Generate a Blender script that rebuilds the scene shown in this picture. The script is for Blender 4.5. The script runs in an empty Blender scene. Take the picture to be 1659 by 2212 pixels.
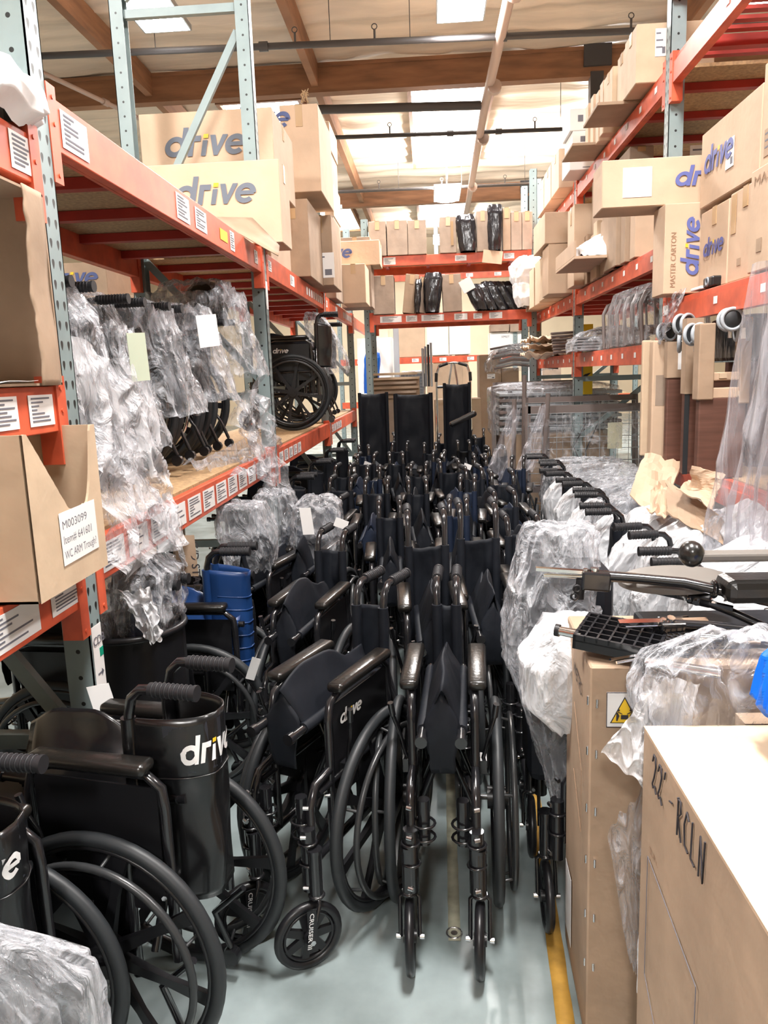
import bpy, bmesh, math, random
from mathutils import Vector, Matrix, noise
R=math.radians; PI=math.pi
random.seed(7)
SC=bpy.context.scene; COL=SC.collection
# ---------------------------------------------------------------- camera
FPX=1660.; CX,CY=829.5,1106.
dyc=Vector((930-CX,-(805-CY),-FPX)).normalized(); upc=Vector((1,.0354,0)).cross(dyc).normalized(); xc=dyc.cross(upc)
MW=Matrix((xc,dyc,upc)); CAM=Vector((0,0,1.6))
cd=bpy.data.cameras.new('camera'); cam=bpy.data.objects.new('camera',cd); COL.objects.link(cam)
cam.matrix_world=Matrix.Translation(CAM)@MW.to_4x4(); cd.sensor_fit='VERTICAL'; cd.sensor_height=24.; cd.lens=24.*FPX/2212.; cd.clip_start=.05
SC.camera=cam
def at(px,py,x=None,y=None,z=None):
    r=MW@Vector((px-CX,-(py-CY),-FPX))
    t=(x-CAM.x)/r.x if x is not None else (y-CAM.y)/r.y if y is not None else (z-CAM.z)/r.z
    return CAM+r*t
# ---------------------------------------------------------------- materials
def mat(name,col,rough=.5,metal=0,spec=.5,coat=0,noise_=0,nscale=20,bump=0,bscale=60,stretch=None,col2=None):
    m=bpy.data.materials.new(name); m.use_nodes=True; nt=m.node_tree; b=nt.nodes['Principled BSDF']
    b.inputs['Base Color'].default_value=(*col,1); b.inputs['Roughness'].default_value=rough; b.inputs['Metallic'].default_value=metal
    b.inputs['Specular IOR Level'].default_value=spec; b.inputs['Coat Weight'].default_value=coat; b.inputs['Coat Roughness'].default_value=.15
    if noise_ or bump:
        tc=nt.nodes.new('ShaderNodeTexCoord'); mp=nt.nodes.new('ShaderNodeMapping'); nt.links.new(tc.outputs['Object'],mp.inputs[0])
        if stretch: mp.inputs['Scale'].default_value=stretch
    if noise_:
        n=nt.nodes.new('ShaderNodeTexNoise'); n.inputs['Scale'].default_value=nscale; n.inputs['Detail'].default_value=5; nt.links.new(mp.outputs[0],n.inputs[0])
        mx=nt.nodes.new('ShaderNodeMix'); mx.data_type='RGBA'
        c2=col2 or tuple(c*(1-noise_) for c in col); c1=tuple(min(1,c*(1+noise_*.4)) for c in col)
        mx.inputs[6].default_value=(*c1,1); mx.inputs[7].default_value=(*c2,1)
        rp=nt.nodes.new('ShaderNodeValToRGB'); rp.color_ramp.elements[0].position=.35; rp.color_ramp.elements[1].position=.68
        nt.links.new(n.outputs[0],rp.inputs[0]); nt.links.new(rp.outputs[0],mx.inputs[0]); nt.links.new(mx.outputs[2],b.inputs['Base Color'])
    if bump:
        n=nt.nodes.new('ShaderNodeTexNoise'); n.inputs['Scale'].default_value=bscale; n.inputs['Detail'].default_value=3; nt.links.new(mp.outputs[0],n.inputs[0])
        bp=nt.nodes.new('ShaderNodeBump'); bp.inputs['Strength'].default_value=bump; bp.inputs['Distance'].default_value=.01
        nt.links.new(n.outputs[0],bp.inputs['Height']); nt.links.new(bp.outputs[0],b.inputs['Normal'])
    return m
M={}
M['orange']=mat('orange_paint',(.72,.125,.055),.42,noise_=.18,nscale=9,col2=(.52,.085,.04))
M['red']=mat('red_crossbar_paint',(.42,.03,.018),.5,noise_=.2,nscale=6)
M['deck']=mat('particle_board',(.52,.33,.17),.75,noise_=.3,nscale=60)
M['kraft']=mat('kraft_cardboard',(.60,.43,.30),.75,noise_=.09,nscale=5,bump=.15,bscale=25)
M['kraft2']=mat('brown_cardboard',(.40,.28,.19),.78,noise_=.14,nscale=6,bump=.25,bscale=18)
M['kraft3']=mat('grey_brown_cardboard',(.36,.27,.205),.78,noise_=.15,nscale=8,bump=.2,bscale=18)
M['kraft4']=mat('pale_cardboard',(.60,.45,.31),.78,noise_=.1,nscale=8,bump=.25,bscale=14)
M['kraftin']=mat('cardboard_inside',(.36,.23,.12),.85)
M['whitebox']=mat('white_carton',(.8,.78,.76),.6)
M['paper']=mat('white_paper',(.85,.84,.83),.6)
M['ink']=mat('grey_print',(.16,.16,.19),.7)
M['marker']=mat('black_marker',(.03,.025,.03),.7)
M['faint']=mat('faint_brown_print',(.34,.21,.13),.8)
M['tape']=mat('packing_tape',(.5,.33,.18),.25)
M['navy']=mat('navy_logo_print',(.075,.10,.24),.6)
M['navy2']=mat('violet_blue_logo_print',(.12,.14,.38),.6)
M['greyblue']=mat('slate_logo_print',(.13,.15,.19),.6)
M['yel']=mat('yellow_print',(.85,.55,.03),.5)
M['white']=mat('white_print',(.9,.9,.9),.45)
M['frame']=mat('gloss_black_tube',(.012,.012,.014),.22,coat=.6)
M['plastic']=mat('black_plastic',(.010,.010,.012),.36)
M['tyre']=mat('dark_grey_rubber',(.021,.024,.027),.5)
M['rim']=mat('black_handrim',(.03,.032,.034),.3)
M['nylon']=mat('black_nylon',(.009,.011,.016),.6,spec=.25,bump=.3,bscale=14)
M['nylon2']=mat('dark_navy_nylon',(.009,.016,.036),.6,spec=.3,bump=.3,bscale=14)
M['vinyl']=mat('black_vinyl',(.007,.007,.008),.27,coat=.3,bump=.25,bscale=9)
M['blue']=mat('blue_vinyl',(.012,.048,.17),.34,bump=.2,bscale=8)
M['pad']=mat('black_armrest_vinyl',(.011,.010,.009),.28,coat=.25,bump=.1,bscale=90)
M['grip']=mat('ribbed_black_rubber',(.014,.014,.017),.5)
M['chrome']=mat('chrome',(.8,.8,.8),.12,metal=1)
M['zinc']=mat('bright_bolt_metal',(.75,.75,.77),.25,metal=1)
M['steel']=mat('grey_steel',(.4,.42,.44),.4,metal=.6)
M['grey']=mat('grey_plastic',(.25,.27,.3),.5)
M['mid']=mat('taupe_pad',(.16,.145,.13),.5)
M['wood']=mat('glulam_wood',(.27,.125,.06),.7,noise_=.3,nscale=3,stretch=(.6,.6,4))
M['woodp']=mat('pale_joist_wood',(.45,.32,.2),.7,noise_=.2,nscale=4)
M['walnut']=mat('walnut_laminate',(.135,.062,.045),.45,noise_=.3,nscale=3,stretch=(1,1,14))
M['pipe']=mat('dark_pipe',(.05,.045,.045),.5)
M['pinkpipe']=mat('dusty_pipe_paint',(.42,.31,.26),.5)
M['bluebag']=mat('blue_plastic_sheet',(.0,.12,.62),.3,bump=.5,bscale=8)
M['tapeworn']=mat('worn_tape',(.37,.36,.27),.45,noise_=.3,nscale=18)
M['signyellow']=mat('yellow_signboard',(.9,.62,.02),.5)
M['hiviz']=mat('high_visibility_yellow',(.6,.75,.05),.6)
M['tapefloor']=mat('yellow_floor_tape',(.50,.28,.05),.6,noise_=.35,nscale=14)
M['darkbag']=mat('black_bin_bag',(.012,.011,.013),.2,bump=.9,bscale=14,stretch=(1,1,.35))
M['wall']=mat('cream_wall',(.72,.6,.44),.8,noise_=.05,nscale=2)
M['bed']=mat('taupe_bed_steel',(.17,.135,.125),.4)
M['foam']=mat('white_foam_sheet',(.9,.88,.88),.6,bump=.8,bscale=9)
def teal():
    m=mat('teal_upright_paint',(.235,.30,.305),.45,noise_=.12,nscale=7); nt=m.node_tree; b=nt.nodes['Principled BSDF']
    N=nt.nodes.new; Lk=nt.links.new
    tc=N('ShaderNodeTexCoord'); sp=N('ShaderNodeSeparateXYZ'); Lk(tc.outputs['Object'],sp.inputs[0])
    def mth(op,a,b_=None,c=None):
        n=N('ShaderNodeMath'); n.operation=op
        for i,v in enumerate((a,b_,c)):
            if v is None: continue
            if isinstance(v,(int,float)): n.inputs[i].default_value=v
            else: Lk(v,n.inputs[i])
        return n.outputs[0]
    x,y,z=sp.outputs
    ge=N('ShaderNodeNewGeometry'); sn=N('ShaderNodeSeparateXYZ'); Lk(ge.outputs['Normal'],sn.inputs[0])
    isx=mth('GREATER_THAN',mth('ABSOLUTE',sn.outputs[0]),.5)
    # aisle face: two columns of teardrops
    zz=mth('SUBTRACT',mth('FRACT',mth('DIVIDE',z,.0508)),.5)
    dz=mth('MULTIPLY',zz,.0508)
    dyy=mth('SUBTRACT',mth('ABSOLUTE',y),.0185)
    wdt=mth('MULTIPLY_ADD',dz,.28,.0062)
    e=mth('ADD',mth('POWER',mth('DIVIDE',dyy,wdt),2),mth('POWER',mth('DIVIDE',dz,.0125),2))
    tear=mth('MULTIPLY',mth('LESS_THAN',e,1),isx)
    zz2=mth('MULTIPLY',mth('SUBTRACT',mth('FRACT',mth('DIVIDE',z,.0762)),.5),.0762)
    e2=mth('SQRT',mth('ADD',mth('POWER',x,2),mth('POWER',zz2,2)))
    rnd=mth('MULTIPLY',mth('LESS_THAN',e2,.0062),mth('SUBTRACT',1,isx))
    hole=mth('MAXIMUM',tear,rnd)
    src=b.inputs['Base Color'].links[0].from_socket
    mx=N('ShaderNodeMix'); mx.data_type='RGBA'; Lk(hole,mx.inputs[0]); Lk(src,mx.inputs[6]); mx.inputs[7].default_value=(.01,.012,.012,1); Lk(mx.outputs[2],b.inputs['Base Color'])
    return m
M['teal']=teal()
def plasticfilm(name,tint=(.78,.80,.85),dens=.09,bs=14,rough=.14,st=(1,1,.5),vs=1.0):
    m=bpy.data.materials.new(name); m.use_nodes=True; nt=m.node_tree; N=nt.nodes.new; Lk=nt.links.new
    b=nt.nodes['Principled BSDF']; out=nt.nodes['Material Output']
    b.inputs['Base Color'].default_value=(*tint,1); b.inputs['Roughness'].default_value=rough; b.inputs['Specular IOR Level'].default_value=.9
    tc=N('ShaderNodeTexCoord'); mp=N('ShaderNodeMapping'); mp.inputs['Scale'].default_value=st; Lk(tc.outputs['Object'],mp.inputs[0])
    v=N('ShaderNodeTexNoise'); v.inputs['Scale'].default_value=bs; v.inputs['Detail'].default_value=4; v.inputs['Distortion'].default_value=1.2; Lk(mp.outputs[0],v.inputs[0])
    bp=N('ShaderNodeBump'); bp.inputs['Strength'].default_value=1; bp.inputs['Distance'].default_value=.035
    vo=N('ShaderNodeTexVoronoi'); vo.inputs['Scale'].default_value=bs*1.3*vs; av=N('ShaderNodeMixRGB'); av.blend_type='ADD'; av.inputs[0].default_value=.06; Lk(mp.outputs[0],av.inputs[1]); Lk(v.outputs['Color'],av.inputs[2]); Lk(av.outputs[0],vo.inputs[0])
    hs=N('ShaderNodeMath'); hs.operation='MULTIPLY_ADD'; Lk(vo.outputs['Distance'],hs.inputs[0]); hs.inputs[1].default_value=.9; Lk(v.outputs[0],hs.inputs[2]); Lk(hs.outputs[0],bp.inputs['Height']); Lk(bp.outputs[0],b.inputs['Normal'])
    tr=N('ShaderNodeBsdfTransparent'); tr.inputs[0].default_value=(.97,.97,.98,1)
    lw=N('ShaderNodeLayerWeight'); lw.inputs[0].default_value=.35; Lk(bp.outputs[0],lw.inputs['Normal'])
    rp=N('ShaderNodeMapRange'); rp.inputs[1].default_value=.52; rp.inputs[2].default_value=.80; rp.inputs[3].default_value=0; rp.inputs[4].default_value=.55; Lk(v.outputs[0],rp.inputs[0])
    a=N('ShaderNodeMath'); a.operation='MULTIPLY_ADD'; a.use_clamp=True; Lk(lw.outputs['Facing'],a.inputs[0]); a.inputs[1].default_value=.5; a.inputs[2].default_value=dens
    a2=N('ShaderNodeMath'); a2.operation='ADD'; a2.use_clamp=True; Lk(a.outputs[0],a2.inputs[0]); Lk(rp.outputs[0],a2.inputs[1])
    mx=N('ShaderNodeMixShader'); Lk(a2.outputs[0],mx.inputs[0]); Lk(tr.outputs[0],mx.inputs[1]); Lk(b.outputs[0],mx.inputs[2]); Lk(mx.outputs[0],out.inputs[0])
    return m
M['film']=plasticfilm('clear_crinkled_film')
M['filmthin']=plasticfilm('thin_clear_film',dens=.0)
M['filmmilk']=plasticfilm('milky_film',tint=(.93,.94,.97),dens=.45,bs=10)
M['filmmid']=plasticfilm('cloudy_film',tint=(.88,.89,.93),dens=.2,bs=12)
M['filmhang']=plasticfilm('hanging_clear_film',tint=(.66,.65,.70),dens=.14,bs=9,st=(1,1,.12))
def emis(name,col,s):
    m=bpy.data.materials.new(name); m.use_nodes=True; nt=m.node_tree; nt.nodes.clear()
    e=nt.nodes.new('ShaderNodeEmission'); e.inputs[0].default_value=(*col,1); e.inputs[1].default_value=s
    o=nt.nodes.new('ShaderNodeOutputMaterial'); nt.links.new(e.outputs[0],o.inputs[0]); return m
# ---------------------------------------------------------------- mesh builder
class MB:
    def __init__(s): s.v=[]; s.f=[]; s.sm=[]
    def add(s,vs,fs,smooth=False,mtx=None):
        o=len(s.v); s.v+=[(mtx@Vector(v)) if mtx else Vector(v) for v in vs]; s.f+=[[i+o for i in f] for f in fs]; s.sm+=[smooth]*len(fs); return s
    def box(s,x0,y0,z0,x1,y1,z1,mtx=None,bev=0):
        if bev:
            b=bev; X=[(x0,x0+b,x1-b,x1),(y0,y0+b,y1-b,y1),(z0,z0+b,z1-b,z1)]
            bm=bmesh.new(); bmesh.ops.create_cube(bm,size=1)
            for v in bm.verts: v.co=Vector(((x0+x1)/2+v.co.x*(x1-x0),(y0+y1)/2+v.co.y*(y1-y0),(z0+z1)/2+v.co.z*(z1-z0)))
            bmesh.ops.bevel(bm,geom=bm.edges[:],offset=b,segments=2,affect='EDGES',profile=.5)
            bm.verts.index_update(); s.add([v.co.copy() for v in bm.verts],[[v.index for v in f.verts] for f in bm.faces],False,mtx); bm.free(); return s
        vs=[(x0,y0,z0),(x1,y0,z0),(x1,y1,z0),(x0,y1,z0),(x0,y0,z1),(x1,y0,z1),(x1,y1,z1),(x0,y1,z1)]
        return s.add(vs,[(0,3,2,1),(4,5,6,7),(0,1,5,4),(1,2,6,5),(2,3,7,6),(3,0,4,7)],False,mtx)
    def tube(s,pts,r,n=8,mtx=None,cap=True,closed=False):
        pts=[Vector(p) for p in pts]; rs=r if isinstance(r,(list,tuple)) else [r]*len(pts); vs=[];fs=[]; L=len(pts); pu=None
        for i,p in enumerate(pts):
            a=pts[(i-1)%L] if (i or closed) else pts[0]; b=pts[(i+1)%L] if (i<L-1 or closed) else pts[-1]
            t=(b-a).normalized()
            if pu is None: pu=t.orthogonal().normalized()
            u=(pu-t*pu.dot(t)); u=u.normalized() if u.length>1e-6 else t.orthogonal().normalized(); pu=u; w=t.cross(u)
            for k in range(n): an=2*PI*k/n; vs.append(p+(u*math.cos(an)+w*math.sin(an))*rs[i])
        for i in range(L if closed else L-1):
            j=(i+1)%L
            for k in range(n): k2=(k+1)%n; fs.append((i*n+k,i*n+k2,j*n+k2,j*n+k))
        s.add(vs,fs,True,mtx)
        if cap and not closed: s.add(vs[:n],[tuple(range(n))[::-1]],False,mtx); s.add(vs[-n:],[tuple(range(n))],False,mtx)
        return s
    def torus(s,c,R_,r,axis='X',n=40,m=8,rx=None,mtx=None):
        # ring around axis; r radial, rx axial
        rx=rx or r; vs=[];fs=[]; c=Vector(c)
        for i in range(n):
            a=2*PI*i/n
            for k in range(m):
                b=2*PI*k/m; rr=R_+r*math.cos(b); h=rx*math.sin(b)
                p={'X':(h,rr*math.cos(a),rr*math.sin(a)),'Y':(rr*math.cos(a),h,rr*math.sin(a)),'Z':(rr*math.cos(a),rr*math.sin(a),h)}[axis]
                vs.append(c+Vector(p))
        for i in range(n):
            for k in range(m): i2=(i+1)%n;k2=(k+1)%m; fs.append((i*m+k,i2*m+k,i2*m+k2,i*m+k2))
        return s.add(vs,fs,True,mtx)
    def cyl(s,a,b,r,n=14,mtx=None): return s.tube([a,b],r,n,mtx)
    def grid(s,fn,nu,nv,thick=0,smooth=True,mtx=None):
        vs=[Vector(fn(i/nu,j/nv)) for i in range(nu+1) for j in range(nv+1)]
        fs=[(i*(nv+1)+j,(i+1)*(nv+1)+j,(i+1)*(nv+1)+j+1,i*(nv+1)+j+1) for i in range(nu) for j in range(nv)]
        if thick:
            bm=bmesh.new(); bv=[bm.verts.new(v) for v in vs]
            for f in fs:
                try: bm.faces.new([bv[i] for i in f])
                except ValueError: pass
            bm.normal_update(); bmesh.ops.solidify(bm,geom=bm.faces[:],thickness=thick); bm.verts.index_update()
            vs=[v.co.copy() for v in bm.verts]; fs=[[v.index for v in f.verts] for f in bm.faces]; bm.free()
        return s.add(vs,fs,smooth,mtx)
    def prism(s,pts,h,mtx=None):
        n=len(pts); vs=[(x,y,0) for x,y in pts]+[(x,y,h) for x,y in pts]
        return s.add(vs,[tuple(range(n))[::-1],tuple(range(n,2*n))]+[(i,(i+1)%n,(i+1)%n+n,i+n) for i in range(n)],False,mtx)
    def mesh(s,name,m):
        me=bpy.data.meshes.new(name); me.from_pydata(s.v,[],s.f); me.polygons.foreach_set('use_smooth',s.sm); me.materials.append(M[m] if isinstance(m,str) else m); me.update(); return me
    def obj(s,name,m,parent=None,loc=(0,0,0)):
        o=bpy.data.objects.new(name,s.mesh(name,m)); COL.objects.link(o); o.parent=parent; o.location=loc; return o
def empty(name,loc=(0,0,0),rz=0):
    o=bpy.data.objects.new(name,None); o.empty_display_size=.1; COL.objects.link(o); o.location=loc; o.rotation_euler=(0,0,rz); return o
def tag(o,label,cat,group=None,kind=None):
    o['label']=label; o['category']=cat
    if group: o['group']=group
    if kind: o['kind']=kind
    return o
def copy_tree(o,parent=None):
    c=o.copy(); COL.objects.link(c); c.parent=parent
    for ch in o.children: copy_tree(ch,c)
    return c
def struct(o): o['kind']='structure'; return o
# ---------------------------------------------------------------- text & logo
TXT={}
def text_mesh(s,m,bold=.0,shear=0,ext=.0004):
    k=(s,m,bold,shear)
    if k in TXT: return TXT[k]
    cu=bpy.data.curves.new('t','FONT'); cu.body=s; cu.size=1; cu.offset=bold; cu.shear=shear; cu.extrude=.004; cu.resolution_u=3
    o=bpy.data.objects.new('t',cu); COL.objects.link(o); dg=bpy.context.evaluated_depsgraph_get(); dg.update()
    me=bpy.data.meshes.new_from_object(o.evaluated_get(dg)); bpy.data.objects.remove(o)
    xs=[v.co.x for v in me.vertices] or [0,1]; me.materials.clear(); me.materials.append(M[m]); TXT[k]=(me,max(xs)); return TXT[k]
def face_mtx(origin,udir,vdir):
    u=Vector(udir).normalized(); v=Vector(vdir).normalized(); w=u.cross(v); m=Matrix((u,v,w)).transposed().to_4x4(); m.translation=Vector(origin)+w*.0018; return m
def write(s,m,parent,origin,u,v,size,bold=0,shear=0,width=None,name='lettering',rot=0):
    me,w=text_mesh(s,m,bold,shear); o=bpy.data.objects.new(name,me); COL.objects.link(o); o.parent=parent
    sx=width/w if width else size; o.matrix_local=face_mtx(origin,u,v)@Matrix.Rotation(rot,4,'Z')@Matrix.Diagonal((sx,size,size*.05,1)); return o
def logo_mesh():
    out=MB(); dot=MB(); H=.012; sh=.22
    def S(p): return (p[0]+p[1]*sh,p[1])
    def arc(cx,cy,r0,r1,a0,a1,n=20,sx=1.1):
        for i in range(n):
            a=R(a0+(a1-a0)*i/n);b=R(a0+(a1-a0)*(i+1)/n)
            out.prism([S((cx+sx*r*math.cos(t),cy+r*math.sin(t))) for r,t in ((r0,a),(r1,a),(r1,b),(r0,b))],H)
    def bx(x0,y0,x1,y1,o=out): o.prism([S(p) for p in ((x0,y0),(x1,y0),(x1,y1),(x0,y1))],H)
    arc(.55,.5,.25,.5,0,360,28); bx(.86,0,1.14,1.42)                       # d
    bx(1.26,0,1.53,1.0); bx(1.53,.72,1.86,1.0)                              # r
    bx(1.98,0,2.24,.76); bx(1.98,.86,2.24,1.06,dot)                         # i with a separate dot
    out.prism([S(p) for p in ((2.34,1),(2.62,1),(2.82,.36),(2.72,0),(2.66,0))],H); out.prism([S(p) for p in ((2.66,0),(2.86,0),(3.28,1),(3.0,1),(2.78,.36))],H) # v
    arc(3.75,.5,.25,.5,0,318,26); bx(3.42,.42,4.2,.62)                      # e
    return out,dot,4.45
_lo,_ld,LW=logo_mesh(); LOGO={}
def logo(parent,origin,u,v,width,m='navy',dm='yel',hs=1.0,cut=None,clip=None):
    if m not in LOGO: LOGO[m]=(_lo.mesh('logo',m),_ld.mesh('logo_dot',dm))
    s=width/LW; mt=face_mtx(Vector(origin)+Vector(u).cross(Vector(v)).normalized()*.003,u,v)@Matrix.Diagonal((s,s*hs,.03,1))
    o=bpy.data.objects.new('logo',LOGO[m][0]); COL.objects.link(o); o.parent=parent; o.matrix_local=mt
    d=bpy.data.objects.new('logo_dot',LOGO[m][1]); COL.objects.link(d); d.parent=o
    return o
# ---------------------------------------------------------------- cartons
FACE={'F':((1,0,0),(0,0,1)),'R':((0,1,0),(0,0,1)),'L':((0,-1,0),(0,0,1)),'T':((1,0,0),(0,1,0))}
def forg(dx,dy,dz,f,u,v): # point on face at (u,v) measured from its lower left seen from outside
    return {'F':(-dx/2+u,-dy/2,v),'R':(dx/2,-dy/2+u,v),'L':(-dx/2,dy/2-u,v),'T':(-dx/2+u,-dy/2+v,dz)}[f]
def sticker(parent,dims,f,u,v,w,h,name='label_sticker',lines=3,m='paper'):
    U,V=map(Vector,FACE[f]); o=forg(*dims,f,u,v); mt=face_mtx(o,U,V)
    s=MB().box(0,0,-.001,w,h,.0006); s.v=[mt@p for p in s.v]; st=s.obj(name,m,parent)
    if lines:
        b=MB(); rr=random.Random(int(u*1000+v*77+w*999))
        for i in range(lines):
            yy=h*(.86-.75*i/lines); b.box(w*.08,yy-h*.06,0,w*(.35+.55*rr.random()),yy,.0012)
        b.box(w*.62,h*.1,0,w*.9,h*.34,.0012); b.v=[mt@p for p in b.v]; b.obj('printed_text','ink',st)
    return st
def carton(name,label,c,dims,rz=0,m='kraft',group=None,cat='box',tape=True,seed=0,tilt=0,sag=.004):
    dx,dy,dz=dims; rr=random.Random(seed or label+str(c)); b=MB(); bm=bmesh.new(); bmesh.ops.create_cube(bm,size=1)
    bmesh.ops.subdivide_edges(bm,edges=bm.edges[:],cuts=3,use_grid_fill=True)
    off=[rr.uniform(-1,1) for _ in range(3)]
    for v in bm.verts:
        p=v.co*2; q=Vector((p.x*dx/2,p.y*dy/2,(p.z+1)*dz/2)); n=noise.noise(Vector((p.x*1.3+off[0]*9,p.y*1.3+off[1]*9,p.z*1.3)))
        for ax,sz in ((0,dx),(1,dy),(2,dz)):
            if abs(abs(p[ax])-1)<1e-4:
                e=1-max(abs(p[(ax+1)%3]),abs(p[(ax+2)%3])); k=(sag*.5*e+n*sag*.5*e)*(1 if p[ax]>0 else -1)
                if not(ax==2 and p[ax]<0): q[ax]+=k-(sag*.4*(1 if p[ax]>0 else -1) if e>0 else 0)
        v.co=q
    bmesh.ops.bevel(bm,geom=[e for e in bm.edges if len(e.link_faces)==2 and e.calc_face_angle(0)>1.2],offset=.004,segments=1,affect='EDGES')
    me=bpy.data.meshes.new(name); bm.to_mesh(me); bm.free(); me.materials.append(M[m])
    o=bpy.data.objects.new(name,me); COL.objects.link(o); o.location=c; o.rotation_euler=(0,tilt,rz); tag(o,label,cat,group)
    if tape:
        t=MB(); w=.025; t.box(-dx/2-.0015,-w,dz-.05 if False else dz-.003,dx/2+.0015,w,dz+.0015)
        if dx>dy: t.box(-dx/2-.0022,-w,dz*.78,-dx/2+.003,w,dz); t.box(dx/2-.003,-w,dz*.78,dx/2+.0022,w,dz)
        else: t=MB().box(-w,-dy/2-.0022,dz-.003,w,dy/2+.0022,dz+.0015); t.box(-w,-dy/2-.0022,dz*.75,w,-dy/2+.003,dz)
        t.obj('tape_strip','tape',o)
    return o
def cpx(name,label,px,Y,depth,m='kraft',z0=None,rz=0,**k): # a carton whose camera-facing side stands at distance Y and spans these corners
    x0,y0,x1,y1=px; a=at(x0,(y0+y1)/2,y=Y); b=at(x1,(y0+y1)/2,y=Y); zt=at((x0+x1)/2,y0,y=Y).z; zb=at((x0+x1)/2,y1,y=Y).z if z0 is None else z0
    return carton(name,label,((a.x+b.x)/2,Y+depth/2,zb),(b.x-a.x,depth,zt-zb),rz,m,**k),(b.x-a.x,depth,zt-zb)
# ================================================================ the room
def concrete():
    m=mat('sealed_concrete',(.29,.345,.35),.24,noise_=.3,nscale=3.2,bump=.05,bscale=9,col2=(.17,.205,.205)); return m
M['floor']=concrete()
M['foil']=mat('insulation_sheeting',(.68,.55,.43),.4,noise_=.25,nscale=1.6,bump=.8,bscale=5,stretch=(.35,2.4,1),spec=.6)
struct(MB().box(-10,-8,-.1,10,27,0).obj('floor','floor'))
c=MB()
def cf(u,v):
    x=-10+20*u; y=-8+35*v; s=y/.62
    return (x,y,6.0+.06*abs(math.sin(PI*s))+.07*noise.noise(Vector((x*.8,y*1.7,3)))+.03*noise.noise(Vector((x*3,y*3,8))))
c.grid(cf,90,420); c.box(-10,-8,6.45,10,27,6.5); struct(c.obj('ceiling','foil'))
struct(MB().box(-10,26.9,0,10,27,6.45).obj('wall_back','wall')); struct(MB().box(-10,-8,0,10,-7.9,6.45).obj('wall_front','wall'))
struct(MB().box(-10,-8,0,-9.9,27,6.45).obj('wall_left','wall')); struct(MB().box(9.9,-8,0,10,27,6.45).obj('wall_right','wall'))
for i,(y,h) in enumerate(((-3.8,.33),(4.1,.33),(11.9,.33),(19.6,.33),)):
    b=MB(); b.box(-9.9,y-.09,5.6,9.9,y+.09,5.6+h); b.box(-9.9,y-.12,5.6+h,9.9,y+.12,5.6+h+.05); o=struct(b.obj('trim_%d'%(i+1),'wood'))
for i,x in enumerate((-8.8,-6.4,-3.97,-1.55,3.3,5.75,8.2)):
    b=MB().box(x-.05,-7.9,5.68,x+.05,26.9,6.0); struct(b.obj('trim_%d'%(i+5),'wood'))
k=12
for yy in (11.9,19.6):
    for x in (2.42,):
        b=MB(); b.box(x-.19,yy-.14,5.72,x+.19,yy-.095,6.0); b.box(x-.09,yy-.1,4.4 if yy<15 else 4.9,x+.09,yy+.06,5.66); struct(b.obj('trim_%d'%k,'pipe')); k+=1
for i,(x,y,w,l) in enumerate(((.42,15.0,.62,4.6),(-2.6,15.2,.62,4.6),(.42,22.3,.62,3.6),(-2.6,22.3,.62,3.6),(4.6,15,.62,4.6))):
    b=MB(); b.grid(lambda u,v:(x+w*(2*u-1),y+l/2*(2*v-1),5.93-.03*(1-(2*u-1)**2)),8,8)
    o=struct(b.obj('window_%d'%(i+1),emis('skylight_daylight_%d'%i,(1,.94,.87),13)))
    f=MB(); f.box(x-w-.06,y-l/2-.06,5.86,x-w,y+l/2+.06,6.05); f.box(x+w,y-l/2-.06,5.86,x+w+.06,y+l/2+.06,6.05); f.box(x-w,y-l/2-.06,5.86,x+w,y-l/2,6.05); f.box(x-w,y+l/2,5.86,x+w,y+l/2+.06,6.05)
    f.obj('window_frame','wood',o)
# ---- sprinkler pipes
def pipe(name,pts,r,m,label,drops=(),couplers=()):
    b=MB().tube(pts,r,10); a=Vector(pts[0]); d=Vector(pts[-1])-a
    for t in couplers: p=a+d*t; u=d.normalized()*.05; b.tube([p-u,p+u],r*1.45,10)
    o=b.obj(name,m); tag(o,label,'pipe')
    for t in drops:
        p=a+d*t; s=MB().tube([p,p+Vector((0,0,.13))],.013,6); s.torus(p+Vector((0,0,.16)),.03,.006,'Y',10,5); s.obj('sprinkler_head',m,o)
        MB().tube([p+Vector((.4,0,0)),p+Vector((.4,0,1.0))],.005,5).obj('hanger_rod','pipe',o)
    return o
pipe('sprinkler_pipe',[(.90,-6,5.3),(.88,8.7,5.3),(.86,12,5.3),(.92,18.3,5.25),(.95,26,5.2)],.062,'pinkpipe','long dusty pink sprinkler main running down the aisle below the roof',couplers=(.3,.45,.53,.6,.7))
pipe('sprinkler_branch_pipe',[(-9,9.05,5.3),(9,9.95,5.3)],.036,'pipe','nearest dark cross pipe hanging above the big carton on the left',drops=(.23,.31,.42,.47,.63),couplers=(.55,.4))
pipe('sprinkler_branch_pipe',[(-1.5,11.59,5.3),(.8,11.8,5.3)],.06,'pipe','short thick black cross pipe ending at the pink main',drops=())
pipe('sprinkler_branch_pipe',[(-1.5,12.9,5.3),(8,13.5,5.3)],.032,'pipe','thin dark cross pipe just beyond the short thick one',drops=(.1,.34,.5),couplers=(.2,.28))
pipe('sprinkler_branch_pipe',[(-8,16.3,5.3),(8,16.9,5.3)],.032,'pipe','farthest thin cross pipe in front of the hanging lamp',drops=(.44,.52,.6))
pipe('conduit_pipe',[(-5.2,7.5,5.3),(-3.55,12.9,5.25)],.03,'pinkpipe','pale slanting pipe high above the left rack',couplers=(.3,.6))
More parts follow.
